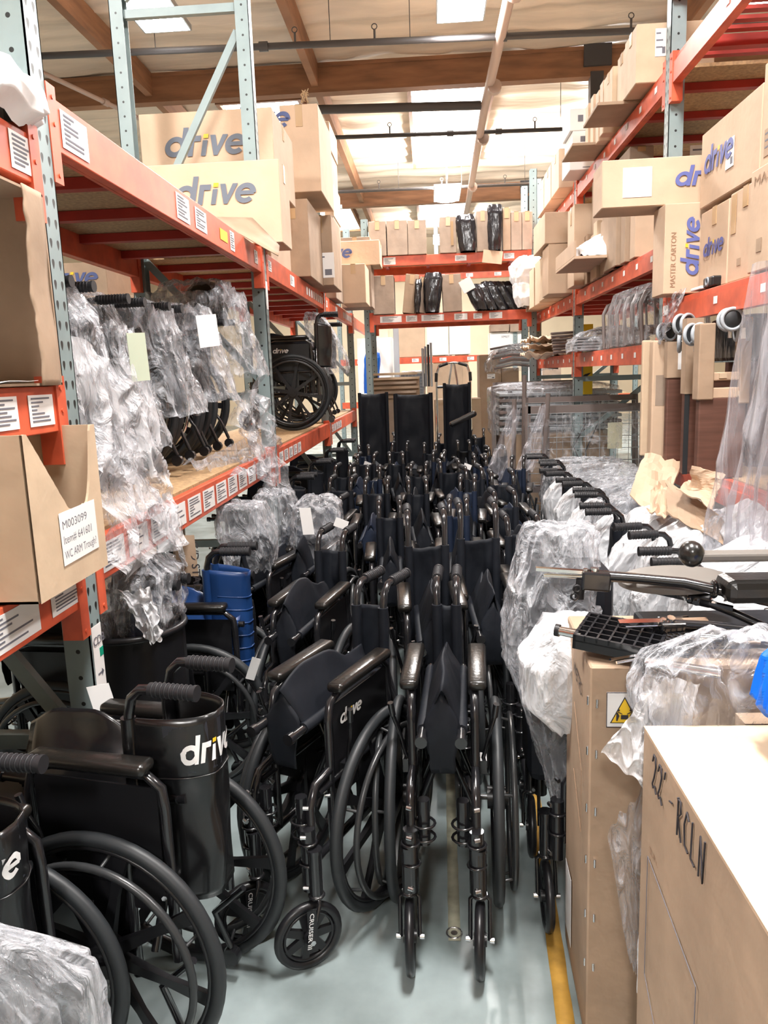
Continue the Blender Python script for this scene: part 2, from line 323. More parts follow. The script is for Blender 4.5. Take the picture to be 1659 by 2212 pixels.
# ---- lamps
LENS=emis('lamp_lens_glow',(1,.97,.94),22)
def lamp(x,y,label,z=5.3,w=.5,l=1.25,pw=380,up=.09):
    t=empty('high_bay_light',(x,y,z)); tag(t,label,'light','high bay lamps under the roof')
    b=MB(); b.grid(lambda u,v:(w/2*(2*u-1),l/2*(2*v-1),-.07*(1-abs(2*u-1)**3)*(1-abs(2*v-1)**6)),10,10); b.obj('lens',LENS,t)
    h=MB().box(-w/2-.015,-l/2-.015,.0,w/2+.015,l/2+.015,.06); h.box(-.12,-.3,.06,.12,.3,.13); h.obj('housing','steel',t)
    r=MB().tube([(0,-.4,.06),(0,-.4,.85)],.006,5).tube([(0,.4,.06),(0,.4,.85)],.006,5); r.obj('hanger_wire','steel',t)
    for dz,p,rx in ((-.11,pw,0),(.2,pw*up,PI)):
        ld=bpy.data.lights.new('lamp_light','AREA'); ld.shape='RECTANGLE'; ld.size=w; ld.size_y=l; ld.energy=p; ld.color=(1,.97,.94)
        lo=bpy.data.objects.new('lamp_light',ld); COL.objects.link(lo); lo.parent=t; lo.location=(0,0,dz); lo.rotation_euler=(rx,0,0)
    return t
lamp(.42,8.8,'bright rectangular lamp at the top edge above the aisle',z=5.43); lamp(.41,16.1,'far bright lamp hanging low over the aisle end',z=5.05,up=2.2)
lamp(-2.8,8.5,'bright lamp above the left rack behind the teal upright',z=5.4)
for x,y in ((.42,1.6),(-2.8,1.4),(3.4,1.6),(3.4,8.7),(-2.8,16.01),(3.4,16.01),(.42,23),(-.6,-4)): lamp(x,y,'high bay lamp outside the photographed view',pw=380,up=1.8 if y>15 else .09)
# ---- floor tape
def ftape(name,a,b,w,label,z=.002):
    d=(Vector(b)-Vector(a)); n=Vector((-d.y,d.x,0)).normalized()*w/2; a=Vector(a);b=Vector(b)
    m=MB().grid(lambda u,v:tuple(a+d*u+n*(2*v-1)+n*.12*noise.noise(Vector((u*25,v,1)))+Vector((0,0,z))),60,1,thick=.001); o=m.obj(name,'tapefloor' if 'worn' not in name else 'tapeworn'); tag(o,label,'floor tape'); return o
ftape('floor_tape',(.27,1.2,0),(.42,3.9,0),.045,'yellow tape line on the floor beside the tall brown carton')
ftape('worn_floor_tape',(.03,1.95,0),(.045,3.2,0),.035,'faded worn tape strip on the concrete under the central wheelchair')
b=MB(); b.torus((.03,1.98,.002),.022,.003,'Z',20,6); b.cyl((.03,1.98,0),(.03,1.98,.003),.01); o=b.obj('floor_bolt','zinc'); tag(o,'small round metal disc set in the concrete floor in front of the central wheelchair','bolt')
# ================================================================ racks
PW=.076
def post_mesh(h,front):
    b=MB(); q=PW/2; t=.004
    # C channel, web on the aisle side (sx), flanges running back
    s=front
    b.box(*( (q-t,-q,0,q,q,h) if s>0 else (-q,-q,0,-q+t,q,h)))
    b.box(-q,-q,0,q,-q+t,h); b.box(-q,q-t,0,q,q,h); b.box(-q-.01,-q-.01,0,q+.01,q+.01,.008)
    return b
BEAMC={}
def beam(parent,a,b,h=.12,name='beam',m='orange',depth=.045,conn=True,face=1,labels=(),marks=0,seed=0):
    # beam between a and b (top edge level), running in its own x; 'face' outward side sign on local -y
    a=Vector(a);b=Vector(b); L=(b-a).length; ang=math.atan2(b.y-a.y,b.x-a.x)
    k=(round(L,3),h,depth)
    if k not in BEAMC:
        s=MB(); s.box(0,-depth/2,-h,L,depth/2-.012,0,bev=.003); s.box(0,depth/2-.012,-h,L,depth/2,-.03); BEAMC[k]=s.mesh('beam',m)
    o=bpy.data.objects.new(name,BEAMC[k]); COL.objects.link(o); o.parent=parent; o.location=a; o.rotation_euler=(0,0,ang)
    f=face
    if conn:
        for x,sg in ((0,1),(L,-1)):
            s=MB(); s.box(x-.003*sg,-depth/2-.006,-h-.085,x+.045*sg,depth/2+.004,.025); 
            for zz in (-h-.06,-h*.5,0): s.cyl((x+.024*sg,f*-(depth/2+.006),zz-.005),(x+.024*sg,f*-(depth/2+.009),zz-.005),.006,8)
            s.obj('connector',m,o)
    rr=random.Random(seed+int(L*100))
    for (x0,w,hh,col) in labels:
        y=-f*(depth/2+.0015); s=MB().box(x0,min(y,y-f*.001),-h*.5-hh/2,x0+w,max(y,y-f*.001),-h*.5+hh/2); lb=s.obj('shelf_label',col,o)
        if w>.07 and col=='paper':
            s=MB()
            for i in range(7):
                zz=-h*.5+hh*(.38-.12*i); s.box(x0+w*.1,min(y-f*.0012,y-f*.002),zz-hh*.017,x0+w*(.3+.6*rr.random()),max(y-f*.0012,y-f*.002),zz+hh*.035)
            s.obj('printed_text','ink',lb)
    return o
def upright(parent,x,y,depth,h,sx,struts,braces,diag=1):
    for i,xx in enumerate((x-sx*PW/2,x-sx*(depth-PW/2))):
        o=post_mesh(h,sx if i==0 else -sx).obj('upright_post','teal',parent,(xx,y,0))
    xa,xb=x-sx*PW,x-sx*(depth-PW)
    for z in struts: MB().box(min(xa,xb),y-.018,z-.022,max(xa,xb),y+.018,z+.022).obj('horizontal_strut','teal',parent)
    for z0,z1 in braces:
        s=MB(); d=Vector((xb-xa,0,z1-z0)); n=Vector((-d.z,0,d.x)).normalized()*.02
        A=Vector((xa,y,z0));B=Vector((xb,y,z1)); q=[A+n,A-n,B-n,B+n]
        s.add([p+Vector((0,-.014,0)) for p in q]+[p+Vector((0,.014,0)) for p in q],[(0,1,2,3),(4,7,6,5),(0,4,5,1),(1,5,6,2),(2,6,7,3),(3,7,4,0)]); s.obj('diagonal_brace','teal',parent)
def deck(parent,x,y0,y1,depth,z,sx,slats=False,n=5):
    xa,xb=sorted((x-sx*.05,x-sx*(depth-.03)))
    for i in range(n):
        yy=y0+(y1-y0)*(i+.5)/n; MB().box(xa,yy-.025,z-.055,xb,yy+.025,z-.016).obj('crossbar','red',parent)
    if slats:
        s=MB(); m_=26
        for i in range(m_): yy=y0+(y1-y0)*(i+.5)/m_; s.box(xa,yy-.022,z-.014,xb,yy+.022,z+.002)
        s.obj('slatted_deck','red',parent)
    else: MB().box(xa,y0+.01,z-.014,xb,y1-.01,z+.004).obj('deck_panel','deck',parent)
XL=-.95; XR=1.25; DP=.78
def lbl(L,n,w,h,x0=.1,col='paper',gap=None):
    g=gap or (L-2*x0)/n; return [(x0+g*i,w,h,col) for i in range(n)]
# left row
LR=empty('pallet_rack',(0,0,0)); tag(LR,'long orange and teal pallet rack along the left side of the aisle','rack')
LY=(2.0,4.62,7.2,9.8)
for y in LY: upright(LR,XL,y,DP,5.4 if y<3 else 4.6 if y<5 else 3.35,1,(3.62,.6,1.5),((4.3,3.7),(3.5,2.42),(.6,1.5),(1.6,2.3)) if y<5 else ((.6,1.5),(1.6,2.3)))
H=PW/2
for i in range(3):
    y0,y1=LY[i]+H,LY[i+1]-H; L=y1-y0
    up=[(.07,.16,.095,'paper'),(1.0,.16,.095,'paper'),(1.24,.16,.085,'paper'),(1.62,.13,.05,'yel'),(1.8,.08,.09,'paper'),(2.32,.08,.07,'paper')] if i==0 else [(.06,.1,.06,'paper'),(.8,.16,.07,'paper')]+lbl(L,8,.07,.06,1.5,gap=.12)
    beam(LR,(XL-.025,y0,2.33),(XL-.025,y1,2.33),.13,face=1,labels=[(x,w,h,c) for x,w,h,c in up],seed=3)
    lo=lbl(L,12,.165,.085,.05,gap=.2) if i==0 else lbl(L,5,.13,.07,.06,gap=.17)
    beam(LR,(XL-.025,y0,1.17),(XL-.025,y1,1.17),.125,face=1,labels=lo,seed=9)
    for z in (2.33,1.17):
        beam(LR,(XL-DP+.03,y0,z),(XL-DP+.03,y1,z),.125,face=1); deck(LR,XL,y0,y1,DP,z,1)
beam(LR,(XL-.025,LY[-1]+H,2.33),(XL-.025,LY[-1]+2.5,2.33),.13,face=1)
# nearest left bay
y0,y1=-.55,LY[0]-H
upright(LR,XL,-.6,DP,4.6,1,(.6,3.6),((.6,1.5),(1.6,2.3)))
for z,ls in ((2.20,[(2.38,.13,.085,'paper')]),(1.6,[(1.98,.13,.075,'paper'),(2.16,.12,.075,'paper'),(2.33,.12,.075,'paper')]),(1.125,[(1.1,.17,.08,'paper'),(1.34,.25,.08,'paper'),(1.65,.28,.08,'paper'),(2.0,.27,.085,'paper'),(2.33,.2,.07,'paper')])):
    beam(LR,(XL-.025,y0,z),(XL-.025,y1,z),.115,face=1,labels=ls); beam(LR,(XL-DP+.03,y0,z),(XL-DP+.03,y1,z),.115); deck(LR,XL,y0,y1,DP,z,1)
# white and green sign stickers on the lower part of the first upright
s=MB().box(XL+.001,LY[0]-.03,.70,XL+.0022,LY[0]+.03,.94); st=s.obj('post_sticker','paper',LR)
write('CDB','ink',st,(XL+.0022,LY[0]-.028,.885),(0,1,0),(0,0,1),.035,.01); MB().box(XL+.0022,LY[0]+.008,.845,XL+.003,LY[0]+.03,.87).obj('green_mark',mat('green_print',(.0,.3,.18)),st)
b=MB(); b.box(XL+.0022,LY[0]-.015,.797,XL+.003,LY[0]+.012,.803); b.add([(XL+.003,LY[0]+.008,.812),(XL+.003,LY[0]+.022,.8),(XL+.003,LY[0]+.008,.788)],[(0,1,2)]); b.obj('printed_arrow','ink',st)
MB().box(XL+.001,4.6,2.0,XL+.002,4.65,2.16).obj('post_sticker','paper',LR)
# right row
RR=empty('pallet_rack',(0,0,0)); tag(RR,'long orange and teal pallet rack along the right side of the aisle','rack')
RY=(1.72,4.36,6.93,9.5)
for y in RY: upright(RR,XR,y,DP+.2,4.4 if y<5 else 3.3 if y<8 else 3.75,-1,(.5,1.5,),((2.45,3.1),(1.0,1.66)))
for i in range(3):
    y0,y1=RY[i]+H,RY[i+1]-H; L=y1-y0
    zs=((3.12,.125,0),(1.93,.12,0),(1.10,.11,0),(3.62,.14,0)) if i==0 else ((3.12,.125,0),(2.24,.115,0),(1.72,.115,0))
    for z,h,_ in zs:
        n=4 if i==0 else 7
        beam(RR,(XR+.025,y0,z),(XR+.025,y1,z),h,face=-1,labels=lbl(L,n,.045,.032,.3 if i==0 else .15),seed=i)
        beam(RR,(XR+DP+.17,y0,z),(XR+DP+.17,y1,z),h); deck(RR,XR,y0,y1,DP+.2,z,-1,slats=(i==0 and z>3))
MB().box(XR-.0035,4.22,1.855,XR-.002,4.31,1.905).obj('post_sticker','paper',RR)
# cross rack at the end of the aisle
CR=empty('pallet_rack',(0,0,0)); tag(CR,'orange and teal rack standing across the end of the aisle','rack')
YC=9.2
for x in (-.72,1.20):
    for yy in (YC+.04,YC+.85): post_mesh(3.35 if x<0 else 3.8,1).obj('upright_post','teal',CR,(x,yy,0))
    MB().box(x-.018,YC+.08,.6,x+.018,YC+.81,.64).obj('horizontal_strut','teal',CR)
for z,ls in ((2.93,[(.18,.14,.08,'paper'),(1.0,.13,.06,'paper'),(1.55,.12,.06,'paper')]),(2.28,[(.12,.25,.07,'paper'),(.42,.13,.07,'paper'),(.6,.26,.07,'paper'),(.98,.15,.07,'paper'),(1.2,.1,.06,'paper'),(1.38,.15,.07,'paper')])):
    beam(CR,(-.69,YC,z),(1.17,YC,z),.11,face=1,labels=ls); beam(CR,(-.69,YC+.85,z),(1.17,YC+.85,z),.11,face=1)
    MB().box(-.7,YC+.03,z-.015,1.17,YC+.82,z+.003).obj('deck_panel','deck',CR)
    for i in range(4): x=-.5+.5*i; MB().box(x-.02,YC+.03,z-.05,x+.02,YC+.82,z-.016).obj('crossbar','red',CR)
# far rack behind
FR=empty('pallet_rack',(0,0,0)); tag(FR,'far orange shelf rack glimpsed beyond the end of the aisle','rack')
for x in (-1.6,.15,1.5,3.6): post_mesh(4.2,1).obj('upright_post','teal' if x>1 or x<0 else 'steel',FR,(x,14.0,0))
for z in (3.3,1.88,1.12):
    beam(FR,(-1.6,13.95,z),(3.6,13.95,z),.11,conn=False,labels=lbl(5,9,.12,.06,.3)); MB().box(-1.6,13.98,z-.015,3.6,14.9,z).obj('deck_panel','deck',FR)
# ================================================================ wheelchairs
WM={}
def wheel_meshes():
    b=MB(); b.torus((0,0,0),.270,.007,'X',48,8,.013)
    for i in range(8):
        a=2*PI*i/8+.2; ca,sa=math.cos(a),math.sin(a); pts=[]
        for r_,w,t in ((.03,.016,.012),(.16,.010,.007),(.265,.017,.006)):
            for sx,sw in ((-1,-1),(1,-1),(1,1),(-1,1)): pts.append((sx*t,r_*ca-sw*w*sa,r_*sa+sw*w*ca))
        fs=[]
        for k in (0,4):
            for j in range(4): fs.append((k+j,k+(j+1)%4,k+4+(j+1)%4,k+4+j))
        b.add(pts,fs)
    b.cyl((-.028,0,0),(.028,0,0),.034,16); b.cyl((.028,0,0),(.036,0,0),.018,12); WM['wheel']=b.mesh('rear_wheel','plastic')
    b=MB(); b.torus((0,0,0),.288,.017,'X',56,10,.016); WM['tyre']=b.mesh('tyre','tyre')
    b=MB(); b.torus((0,0,0),.250,.0095,'X',56,8)
    WM['rimR']=b.mesh('handrim','rim')
    s=MB()
    for i in range(6):
        a=2*PI*i/6+.3; s.tube([(-.045,.262*math.cos(a),.262*math.sin(a)),(0,.25*math.cos(a),.25*math.sin(a))],.0045,6)
    b2=MB(); b2.v=list(b.v);b2.f=list(b.f);b2.sm=list(b.sm); b2.add(s.v,s.f,True); WM['rimR']=b2.mesh('handrim','rim'); WM['rimC']=b2.mesh('handrim','chrome')
    b=MB(); b.torus((0,0,0),.086,.013,'X',32,8,.013); b.torus((0,0,0),.070,.005,'X',28,6,.009)
    for i in range(7):
        a=2*PI*i/7; ca,sa=math.cos(a),math.sin(a)
        pts=[(sx*.006,r_*ca-sw*w*sa,r_*sa+sw*w*ca) for r_,w in ((.012,.012),(.074,.010)) for sx,sw in ((-1,-1),(1,-1),(1,1),(-1,1))]
        b.add(pts,[(j,(j+1)%4,4+(j+1)%4,4+j) for j in range(4)])
    b.cyl((-.018,0,0),(.018,0,0),.017,12); WM['caster']=b.mesh('caster_wheel','plastic')
    b=MB()
    for s_ in (-1,1): b.tube([(s_*.012,.03,.112),(s_*.026,.028,.1),(s_*.026,.0,0)],.0065,6); 
    b.cyl((0,.03,.105),(0,.03,.24),.019,12); b.cyl((0,.03,.24),(0,.03,.25),.021,12); b.torus((0,.03,.112),.02,.004,'Z',14,6); WM['fork']=b.mesh('caster_fork','frame')
    b=MB()
    for s_ in (-1,1): b.cyl((s_*.026,0,0),(s_*.038,0,0),.008,6)
    b.cyl((0,.03,.112),(0,.03,.117),.02,12); WM['bolt']=b.mesh('axle_bolt','zinc')
    b=MB(); b.box(-.029,-.155,0,.029,.155,.03,bev=.012); b.v=[Vector((p.x*(1-.12*max(0,-p.y/.155)**3),p.y,p.z-.012*max(0,-p.y/.155-.6))) for p in b.v]; b.sm=[True]*len(b.sm); WM['pad']=b.mesh('armrest','pad')
    b=MB(); b.tube([(0,0,0),(0,.11,0)],.0165,14)
    for i in range(9): b.torus((0,.012+.011*i,0),.0165,.0022,'Y',14,5)
    b.cyl((0,.11,0),(0,.118,0),.0185,14); WM['grip']=b.mesh('push_grip','grip')
    b=MB(); b.tube([(0,0,0),(.02,-.01,.09),(.035,-.03,.15)],.006,6); b.cyl((.035,-.03,.15),(.04,-.037,.19),.009,8); b.box(-.012,-.02,-.03,.012,.03,.01); WM['brake']=b.mesh('brake_lever','frame')
wheel_meshes()
def inst(name,me,parent,loc=(0,0,0),rot=(0,0,0),sc=(1,1,1)):
    o=bpy.data.objects.new(name,me if not isinstance(me,str) else WM[me]); COL.objects.link(o); o.parent=parent; o.location=loc; o.rotation_euler=rot; o.scale=sc; return o
def uback(wp,yp,D,z0,z1,seed,taper=0,lip=0):
    def fn(u,v):
        a=PI*u; x=-wp*math.copysign(abs(math.cos(a))**.75,math.cos(a)); y=yp+D*math.sin(a)**.8
        z=z0+(z1-z0)*v; n=noise.noise(Vector((x*14,z*6,seed*3.1)))*.010+noise.noise(Vector((x*40,z*9,seed)))*.004
        z+=-.02*math.sin(a)*v*(1-lip)+n*.5*v
        return (x*(1+taper*(v-.5))+n,y+n*1.6+taper*.02*v,z)
    return fn
def make_chair(fine=False,wp=.06,wf=.09,ww=.155,wr=.05,yp=.23,hz=.92,armz=.74,back='nylon',seat='nylon',D=.09,seed=1,rim='rimR',pk=.16,panel_logo=True,backlogo=False,highback=0,z0b=.50,frame='frame',casters=True,arms=True,flap=0,padyaw=0,castyaw=0,wdt=None):
    t=empty('folding_wheelchair'); rr=random.Random(seed)
    f=MB(); r=.0125; az=armz-.02
    for s in (-1,1):
        f.tube([(s*wf,-.30,.285),(s*wf,yp,.285)],r); f.tube([(s*wf,-.27,.47),(s*wf,yp,.47)],r*.9)
        f.tube([(s*wf,-.31,.27),(s*wf,-.31,.45),(s*wf,-.28,.50),(s*wf,-.2,.51)],r)
        f.tube([(s*wf,-.20,.28),(s*wf,-.20,az-.07),(s*wf,-.185,az-.02),(s*wf,-.13,az),(s*wf,.12,az),(s*wf,.155,az-.03),(s*wf,.16,az-.08),(s*wf,.16,.28)],r)
        w2=(wf+wp)/2
        f.tube([(s*wf,yp,.22),(s*wf,yp,.5),(s*(w2),yp,.58),(s*wp,yp,.66),(s*wp,yp+.01,hz-.06),(s*wp,yp+.02,hz-.022),(s*wp,yp+.045,hz),(s*wp,yp+.075,hz+.002)],r)
        f.tube([(s*wr,-.33,.655),(s*wr,.18,.655)],r); f.tube([(s*wr,-.345,.655),(s*wr,-.325,.655)],.0165,10)
        f.cyl((s*wf,-.33,.22),(s*wf,-.33,.40),.0205,12); f.torus((s*wf,-.33,.30),.024,.004,'Z',14,5); f.torus((s*wf,-.33,.36),.024,.004,'Z',14,5)
        f.cyl((s*(wf-.035),-.30,.34),(s*(wf-.035),-.30,.47),.017,10); f.torus((s*(wf-.035),-.30,.36),.03,.004,'Z',14,5); f.torus((s*(wf-.035),-.30,.40),.03,.004,'Z',14,5)
        f.cyl((s*wf,0,.305),(s*ww,0,.305),.009,8); f.box(s*wf-.006,-.05,.26,s*wf+.006,.05,.48)
        f.tube([(s*wf,.2,.285),(s*wf,yp+.06,.20),(s*wf,yp+.1,.10)],.009,6); f.cyl((s*wf-.012,yp+.1,.075),(s*wf+.012,yp+.1,.075),.025,10)
    fo=f; f=MB()
    for s,y in ((-1,-.06),(1,-.035),(-1,.1),(1,.125)):
        a=Vector((s*wr,y,.65)); b=Vector((-s*wf,y,.29)); f.tube([a,b],.011,6)
    f.tube([(-.04,-.06,.47),(.04,.125,.47)],.007,6); f.obj('cross_brace',frame,t); nf=len(fo.f)
    for s in (-1,1):
        for (y,z) in ((-.33,.235),(-.33,.385),(-.20,.44),(.16,.44),(-.31,.46),(-.30,.33)):
            g=MB() if fine else fo; g.cyl((s*(wf+.008),y-.018,z),(s*(wf-.006),y-.024,z),.0065,6)
            if fine: g.obj('bolt','zinc',t)
    fr=fo.obj('frame',frame,t); fr.data.materials.append(M['zinc'])
    for p in fr.data.polygons[nf:]: p.material_index=1
    for s in (-1,1):
        w=inst('rear_wheel','wheel',t,(s*ww,0,.305),(rr.uniform(0,3),0,0),(s,1,1)); inst('tyre','tyre',w); inst('handrim',rim,w,(.045,0,0))
        if casters:
            k=inst('caster_fork','fork',t,(s*(wf+.006),-.36,.10),(0,0,castyaw+rr.uniform(-.08,.08))); inst('caster_wheel','caster',k); inst('axle_bolt','bolt',k)
        if arms:
            inst('armrest','pad',t,(s*(wf+.008),-.02,armz-.012),(0,0,s*padyaw))
            pn=MB(); pts=[(-.18,armz-.05),(-.18,.44),(-.12,.40),(.14,.40),(.145,armz-.05)]
            x0=s*(wf+.001); pn.add([(x0-.002,y,z) for y,z in pts]+[(x0+.002,y,z) for y,z in pts],[(0,1,2,3,4),(9,8,7,6,5)]+[(i,(i+1)%5,(i+1)%5+5,i+5) for i in range(5)]); po=pn.obj('side_panel','plastic',t)
            if panel_logo: logo(po,(x0+s*.003,(-.15 if s>0 else .0),armz-.12),(0,s,0),(0,0,1),.13,'white','yel')
        inst('push_grip','grip',t,(s*wp,yp+.07,hz+.002)); inst('brake_lever','brake',t,(s*(wf+.02),-.14,.50),(0,0,0),(s,1,1))
    # back upholstery
    zt=hz-(.07 if backlogo or hz<.95 else .13) if not highback else highback
    b=MB(); b.grid(uback(wp,yp,D,z0b,zt,seed,lip=1 if backlogo else 0),28,22,thick=.004)
    for s in (-1,1): b.tube([(s*wp,yp,z0b),(s*wp,yp+.003,(z0b+zt)/2),(s*wp,yp+.006,zt)],.0175,10)
    bo=b.obj('backrest',back,t)
    if back=='blue':
        q=MB()
        for i in range(6):
            z=z0b+(zt-z0b)*(.1+.13*i); q.tube([Vector(uback(wp+.002,yp,D+.004,z0b,zt,seed)(u/16,(z-z0b)/(zt-z0b))) for u in range(1,16)],.0035,6)
        q.obj('piping','blue',bo)
    if backlogo:
        fn=uback(wp+.0035,yp,D+.0035,z0b,zt,seed,lip=1); N_=200; P=[Vector(fn(1-i/N_,.5)) for i in range(N_+1)]; S=[0]
        for i in range(N_): S.append(S[-1]+(P[i+1]-P[i]).xy.length)
        zt_=.5
        def onpath(s,z):
            j=min(range(N_+1),key=lambda i:abs(S[i]-s)); p=Vector(fn(1-j/N_,(z-z0b)/(zt-z0b))); return p
        q=MB(); z1,z2=backlogo[1]-.04,backlogo[1]+.075; s0=backlogo[0]
        q.grid(lambda u,v:onpath(s0-.03+.22*u,z1+(z2-z1)*v),30,4); q.obj('logo_patch',mat('charcoal_patch',(.02,.022,.03),.5),bo)
        fn=uback(wp+.0055,yp,D+.0055,z0b,zt,seed,lip=1)
        for src,nm,mm in ((_lo,'logo','white'),(_ld,'logo_dot','yel')):
            q=MB(); q.v=[onpath(s0+p.x*.038,z1+.02+p.y*.048) for p in src.v]; q.f=[f for f in src.f]; q.sm=[False]*len(q.f); q.obj(nm,mm,bo)
        q=MB(); q.tube([onpath(.005+.012*i,z1-.012) for i in range(int((S[-1]-.02)/.012))],.0022,6); q.obj('piping','vinyl',bo)
    # seat sling folded up between the rails
    def sf(u,v):
        y=-.26+.42*v; a=(u-.5)*2; k=(1-abs(a)**1.25); env=.55+.45*math.sin(PI*min(1,v*1.15+.12)); n=noise.noise(Vector((u*3,v*5,seed*2.3)))
        x=a*wr*(1-.25*k)+n*.012*k*(1 if rr else 1); z=.655+pk*k*env+n*.02*k
        return (x,y+flap*k*(.5-v)-.03*k*(1-v),z)
    b=MB(); b.grid(sf,22,18,thick=.003)
    for s in (-1,1): b.tube([(s*wr,-.27,.655),(s*wr,.16,.655)],.0165,9)
    # drooping front edge
    b.grid(lambda u,v:((u-.5)*2*wr*.92*(1-.35*v)+.008*noise.noise(Vector((u*5,v*4,seed))),-.275-.012*math.sin(v*3),.675+pk*.5*(1-abs((u-.5)*2)**1.3)*(1-v)-.14*v),14,10,thick=.003)
    b.obj('seat',seat,t)
    return t
CH='folded black wheelchairs crowded along the aisle'
def put(o,x,y,deg,label,group=CH,z=0,sc=1,roll=0):
    o.location=(x,y,z); o.rotation_euler=(roll,0,R(deg)); o.scale=(sc,)*3; tag(o,label,'wheelchair',group)
    bpy.context.view_layer.update(); return o
pA=make_chair(fine=True,wp=.032,wf=.088,ww=.15,wr=.052,D=.05,seed=1,pk=.17,panel_logo=False)
put(pA,.022,2.2,-3,'central black wheelchair facing the camera on bare floor with both front casters in view')
pB=make_chair(fine=True,wp=.05,wf=.095,ww=.155,wr=.06,D=.07,seed=5,pk=.15,castyaw=-.7)
put(pB,-.315,2.215,-24,'folded black wheelchair left of the central one, turned left, with small printed side panel')
for k_ in [c for c in pB.children if c.name.startswith('caster_fork')]:
    q=MB().box(.0325,-.012,-.03,.0345,.014,.095); pl=q.obj('fork_cover','plastic',k_)
    write('CRUISER III','white',pl,(.0346,-.004,.09),(0,-.12,-1),(0,1,-.12),.017,.012,width=.105)
pC=make_chair(wp=.085,wf=.13,ww=.175,wr=.07,yp=.05,back='vinyl',seat='vinyl',D=.185,seed=3,pk=.16,panel_logo=False,backlogo=(.12,.76),z0b=.40,armz=.76)
put(pC,-.745,1.70,-102,'black vinyl wheelchair in the left foreground with white and yellow lettering on its folded back')
b=MB(); b.tube([(0,0,0),(0,-.03,0)],.001,4)
pD=make_chair(wp=.085,wf=.13,ww=.175,wr=.07,yp=.04,back='vinyl',seat='vinyl',D=.17,seed=4,pk=.1,panel_logo=False,backlogo=(.055,.72),z0b=.40,armz=.72,hz=.87); put(pD,-1.01,1.29,-96,'black vinyl wheelchair cut off by the lower left edge of the picture')
pF=make_chair(wp=.05,wf=.12,ww=.17,wr=.07,yp=.03,back='blue',seat='blue',D=.16,seed=6,pk=.14,panel_logo=False,z0b=.45,hz=.94)
put(pF,-.93,2.93,-93,'wheelchair with ribbed royal blue vinyl back standing below the left shelf')
p1=make_chair(wp=.075,wf=.095,ww=.155,wr=.05,D=.07,seed=11,pk=.2,hz=1.03,armz=.76,panel_logo=False)
p2=make_chair(wp=.055,wf=.09,ww=.15,wr=.045,D=.08,seed=12,pk=.18,hz=.93,panel_logo=False)
p3=make_chair(wp=.07,wf=.10,ww=.165,wr=.06,D=.10,seed=13,pk=.15,hz=.93,seat='nylon2',panel_logo=False)
p4=make_chair(wp=.045,wf=.085,ww=.145,wr=.04,D=.06,seed=14,pk=.22,hz=.92,back='nylon2',panel_logo=False)
pH=make_chair(wp=.14,wf=.16,ww=.21,wr=.11,D=.08,seed=15,pk=.1,hz=1.0,highback=1.42,z0b=.5,panel_logo=False)
used=set()
def chair(p,x,y,deg,label,**k):
    o=p if p.name not in used else copy_tree(p); used.add(p.name); return put(o,x,y,deg,label,**k)
chair(p1,-.02,2.86,3,'tall folded wheelchair directly behind the central one, two shiny armrests flanking its seat')
chair(p1,.195,2.98,2,'tall folded wheelchair behind and right of the central one, its dark seat peaked')
chair(p2,-.50,2.98,-12,'folded wheelchair behind the one turned left, below the white tag')
chair(p3,.42,3.2,4,'folded wheelchair on the right of the aisle touching the bagged chairs')
chair(p4,-.80,3.62,-16,'folded wheelchair next to the blue one under the left shelf beam')
chair(p2,-.22,3.72,3,'folded wheelchair in the middle row with two upright handles close together')
chair(p4,.12,3.78,-2,'folded wheelchair just left of the right pair of handles in the middle row')
chair(p3,-.63,4.72,-5,'folded wheelchair with a clear gap between tall tubes beside the bagged chair')
L_=['folded wheelchair in the packed crowd, its handles at the level of the left shelf beam','folded wheelchair deep in the packed crowd in the middle of the aisle','folded wheelchair at the right side of the packed crowd']
spots=[(p3,-.36,4.55,0),(p2,-.08,4.5,4),(p4,.2,4.62,-4),(p3,.465,4.80,2),(p2,-.70,5.42,-6),(p4,-.42,5.3,3),(p2,-.12,5.35,-3),(p3,.15,5.5,5),(p4,.38,5.9,0),
(p3,-.58,6.2,-4),(p2,-.28,6.15,5),(p4,.04,6.3,-3),(p3,.6,6.5,8),(p2,-.02,6.95,0),(p4,-.62,7.0,6),(p3,-.33,7.2,-3),(p2,.3,7.1,0),(p4,.42,7.8,3),(p3,.12,8.0,-5),(p2,-.73,8.3,0),(p4,-.45,8.5,6),(p3,.5,8.6,-4),
(p2,.33,5.1,10),(p4,.62,5.7,-8),(p2,.42,3.95,6)]
ordn=['nearest','second','third','fourth','fifth','sixth','seventh','eighth','ninth']; cnt={}
for p,x,y,d in sorted(spots,key=lambda q:q[2]):
    row='beyond the third left upright' if y>7.1 else 'abreast of the bare shelf wheelchairs' if y>5 else 'before the second left upright'
    side='left part' if x<-.3 else 'right part' if x>.28 else 'middle'
    k=(row,side); n=cnt.get(k,0); cnt[k]=n+1
    chair(p,x,y,d,'%s folded wheelchair in the %s of the crowd %s'%(ordn[n],side,row))
chair(pH,-.58,7.75,4,'left one of the three high backed black wheelchairs towering over the crowd')
o=chair(pH,-.18,7.5,0,'middle one of the three high backed black wheelchairs, the widest'); o.scale=(1.25,1,.99)
o=chair(pH,.25,7.7,-3,'right one of the three high backed black wheelchairs, in front of the walker'); o.scale=(.9,1,1.05)
LS='bagged wheelchairs parked in a row on the left shelf'
pS=make_chair(wp=.07,wf=.10,ww=.15,wr=.05,yp=.2,hz=.73,armz=.68,D=.05,seed=21,pk=.15,panel_logo=False,back='vinyl')
pS2=make_chair(wp=.07,wf=.10,ww=.15,wr=.05,yp=.2,hz=.72,armz=.67,D=.05,seed=22,pk=.15,panel_logo=False,rim='rimC',back='nylon')
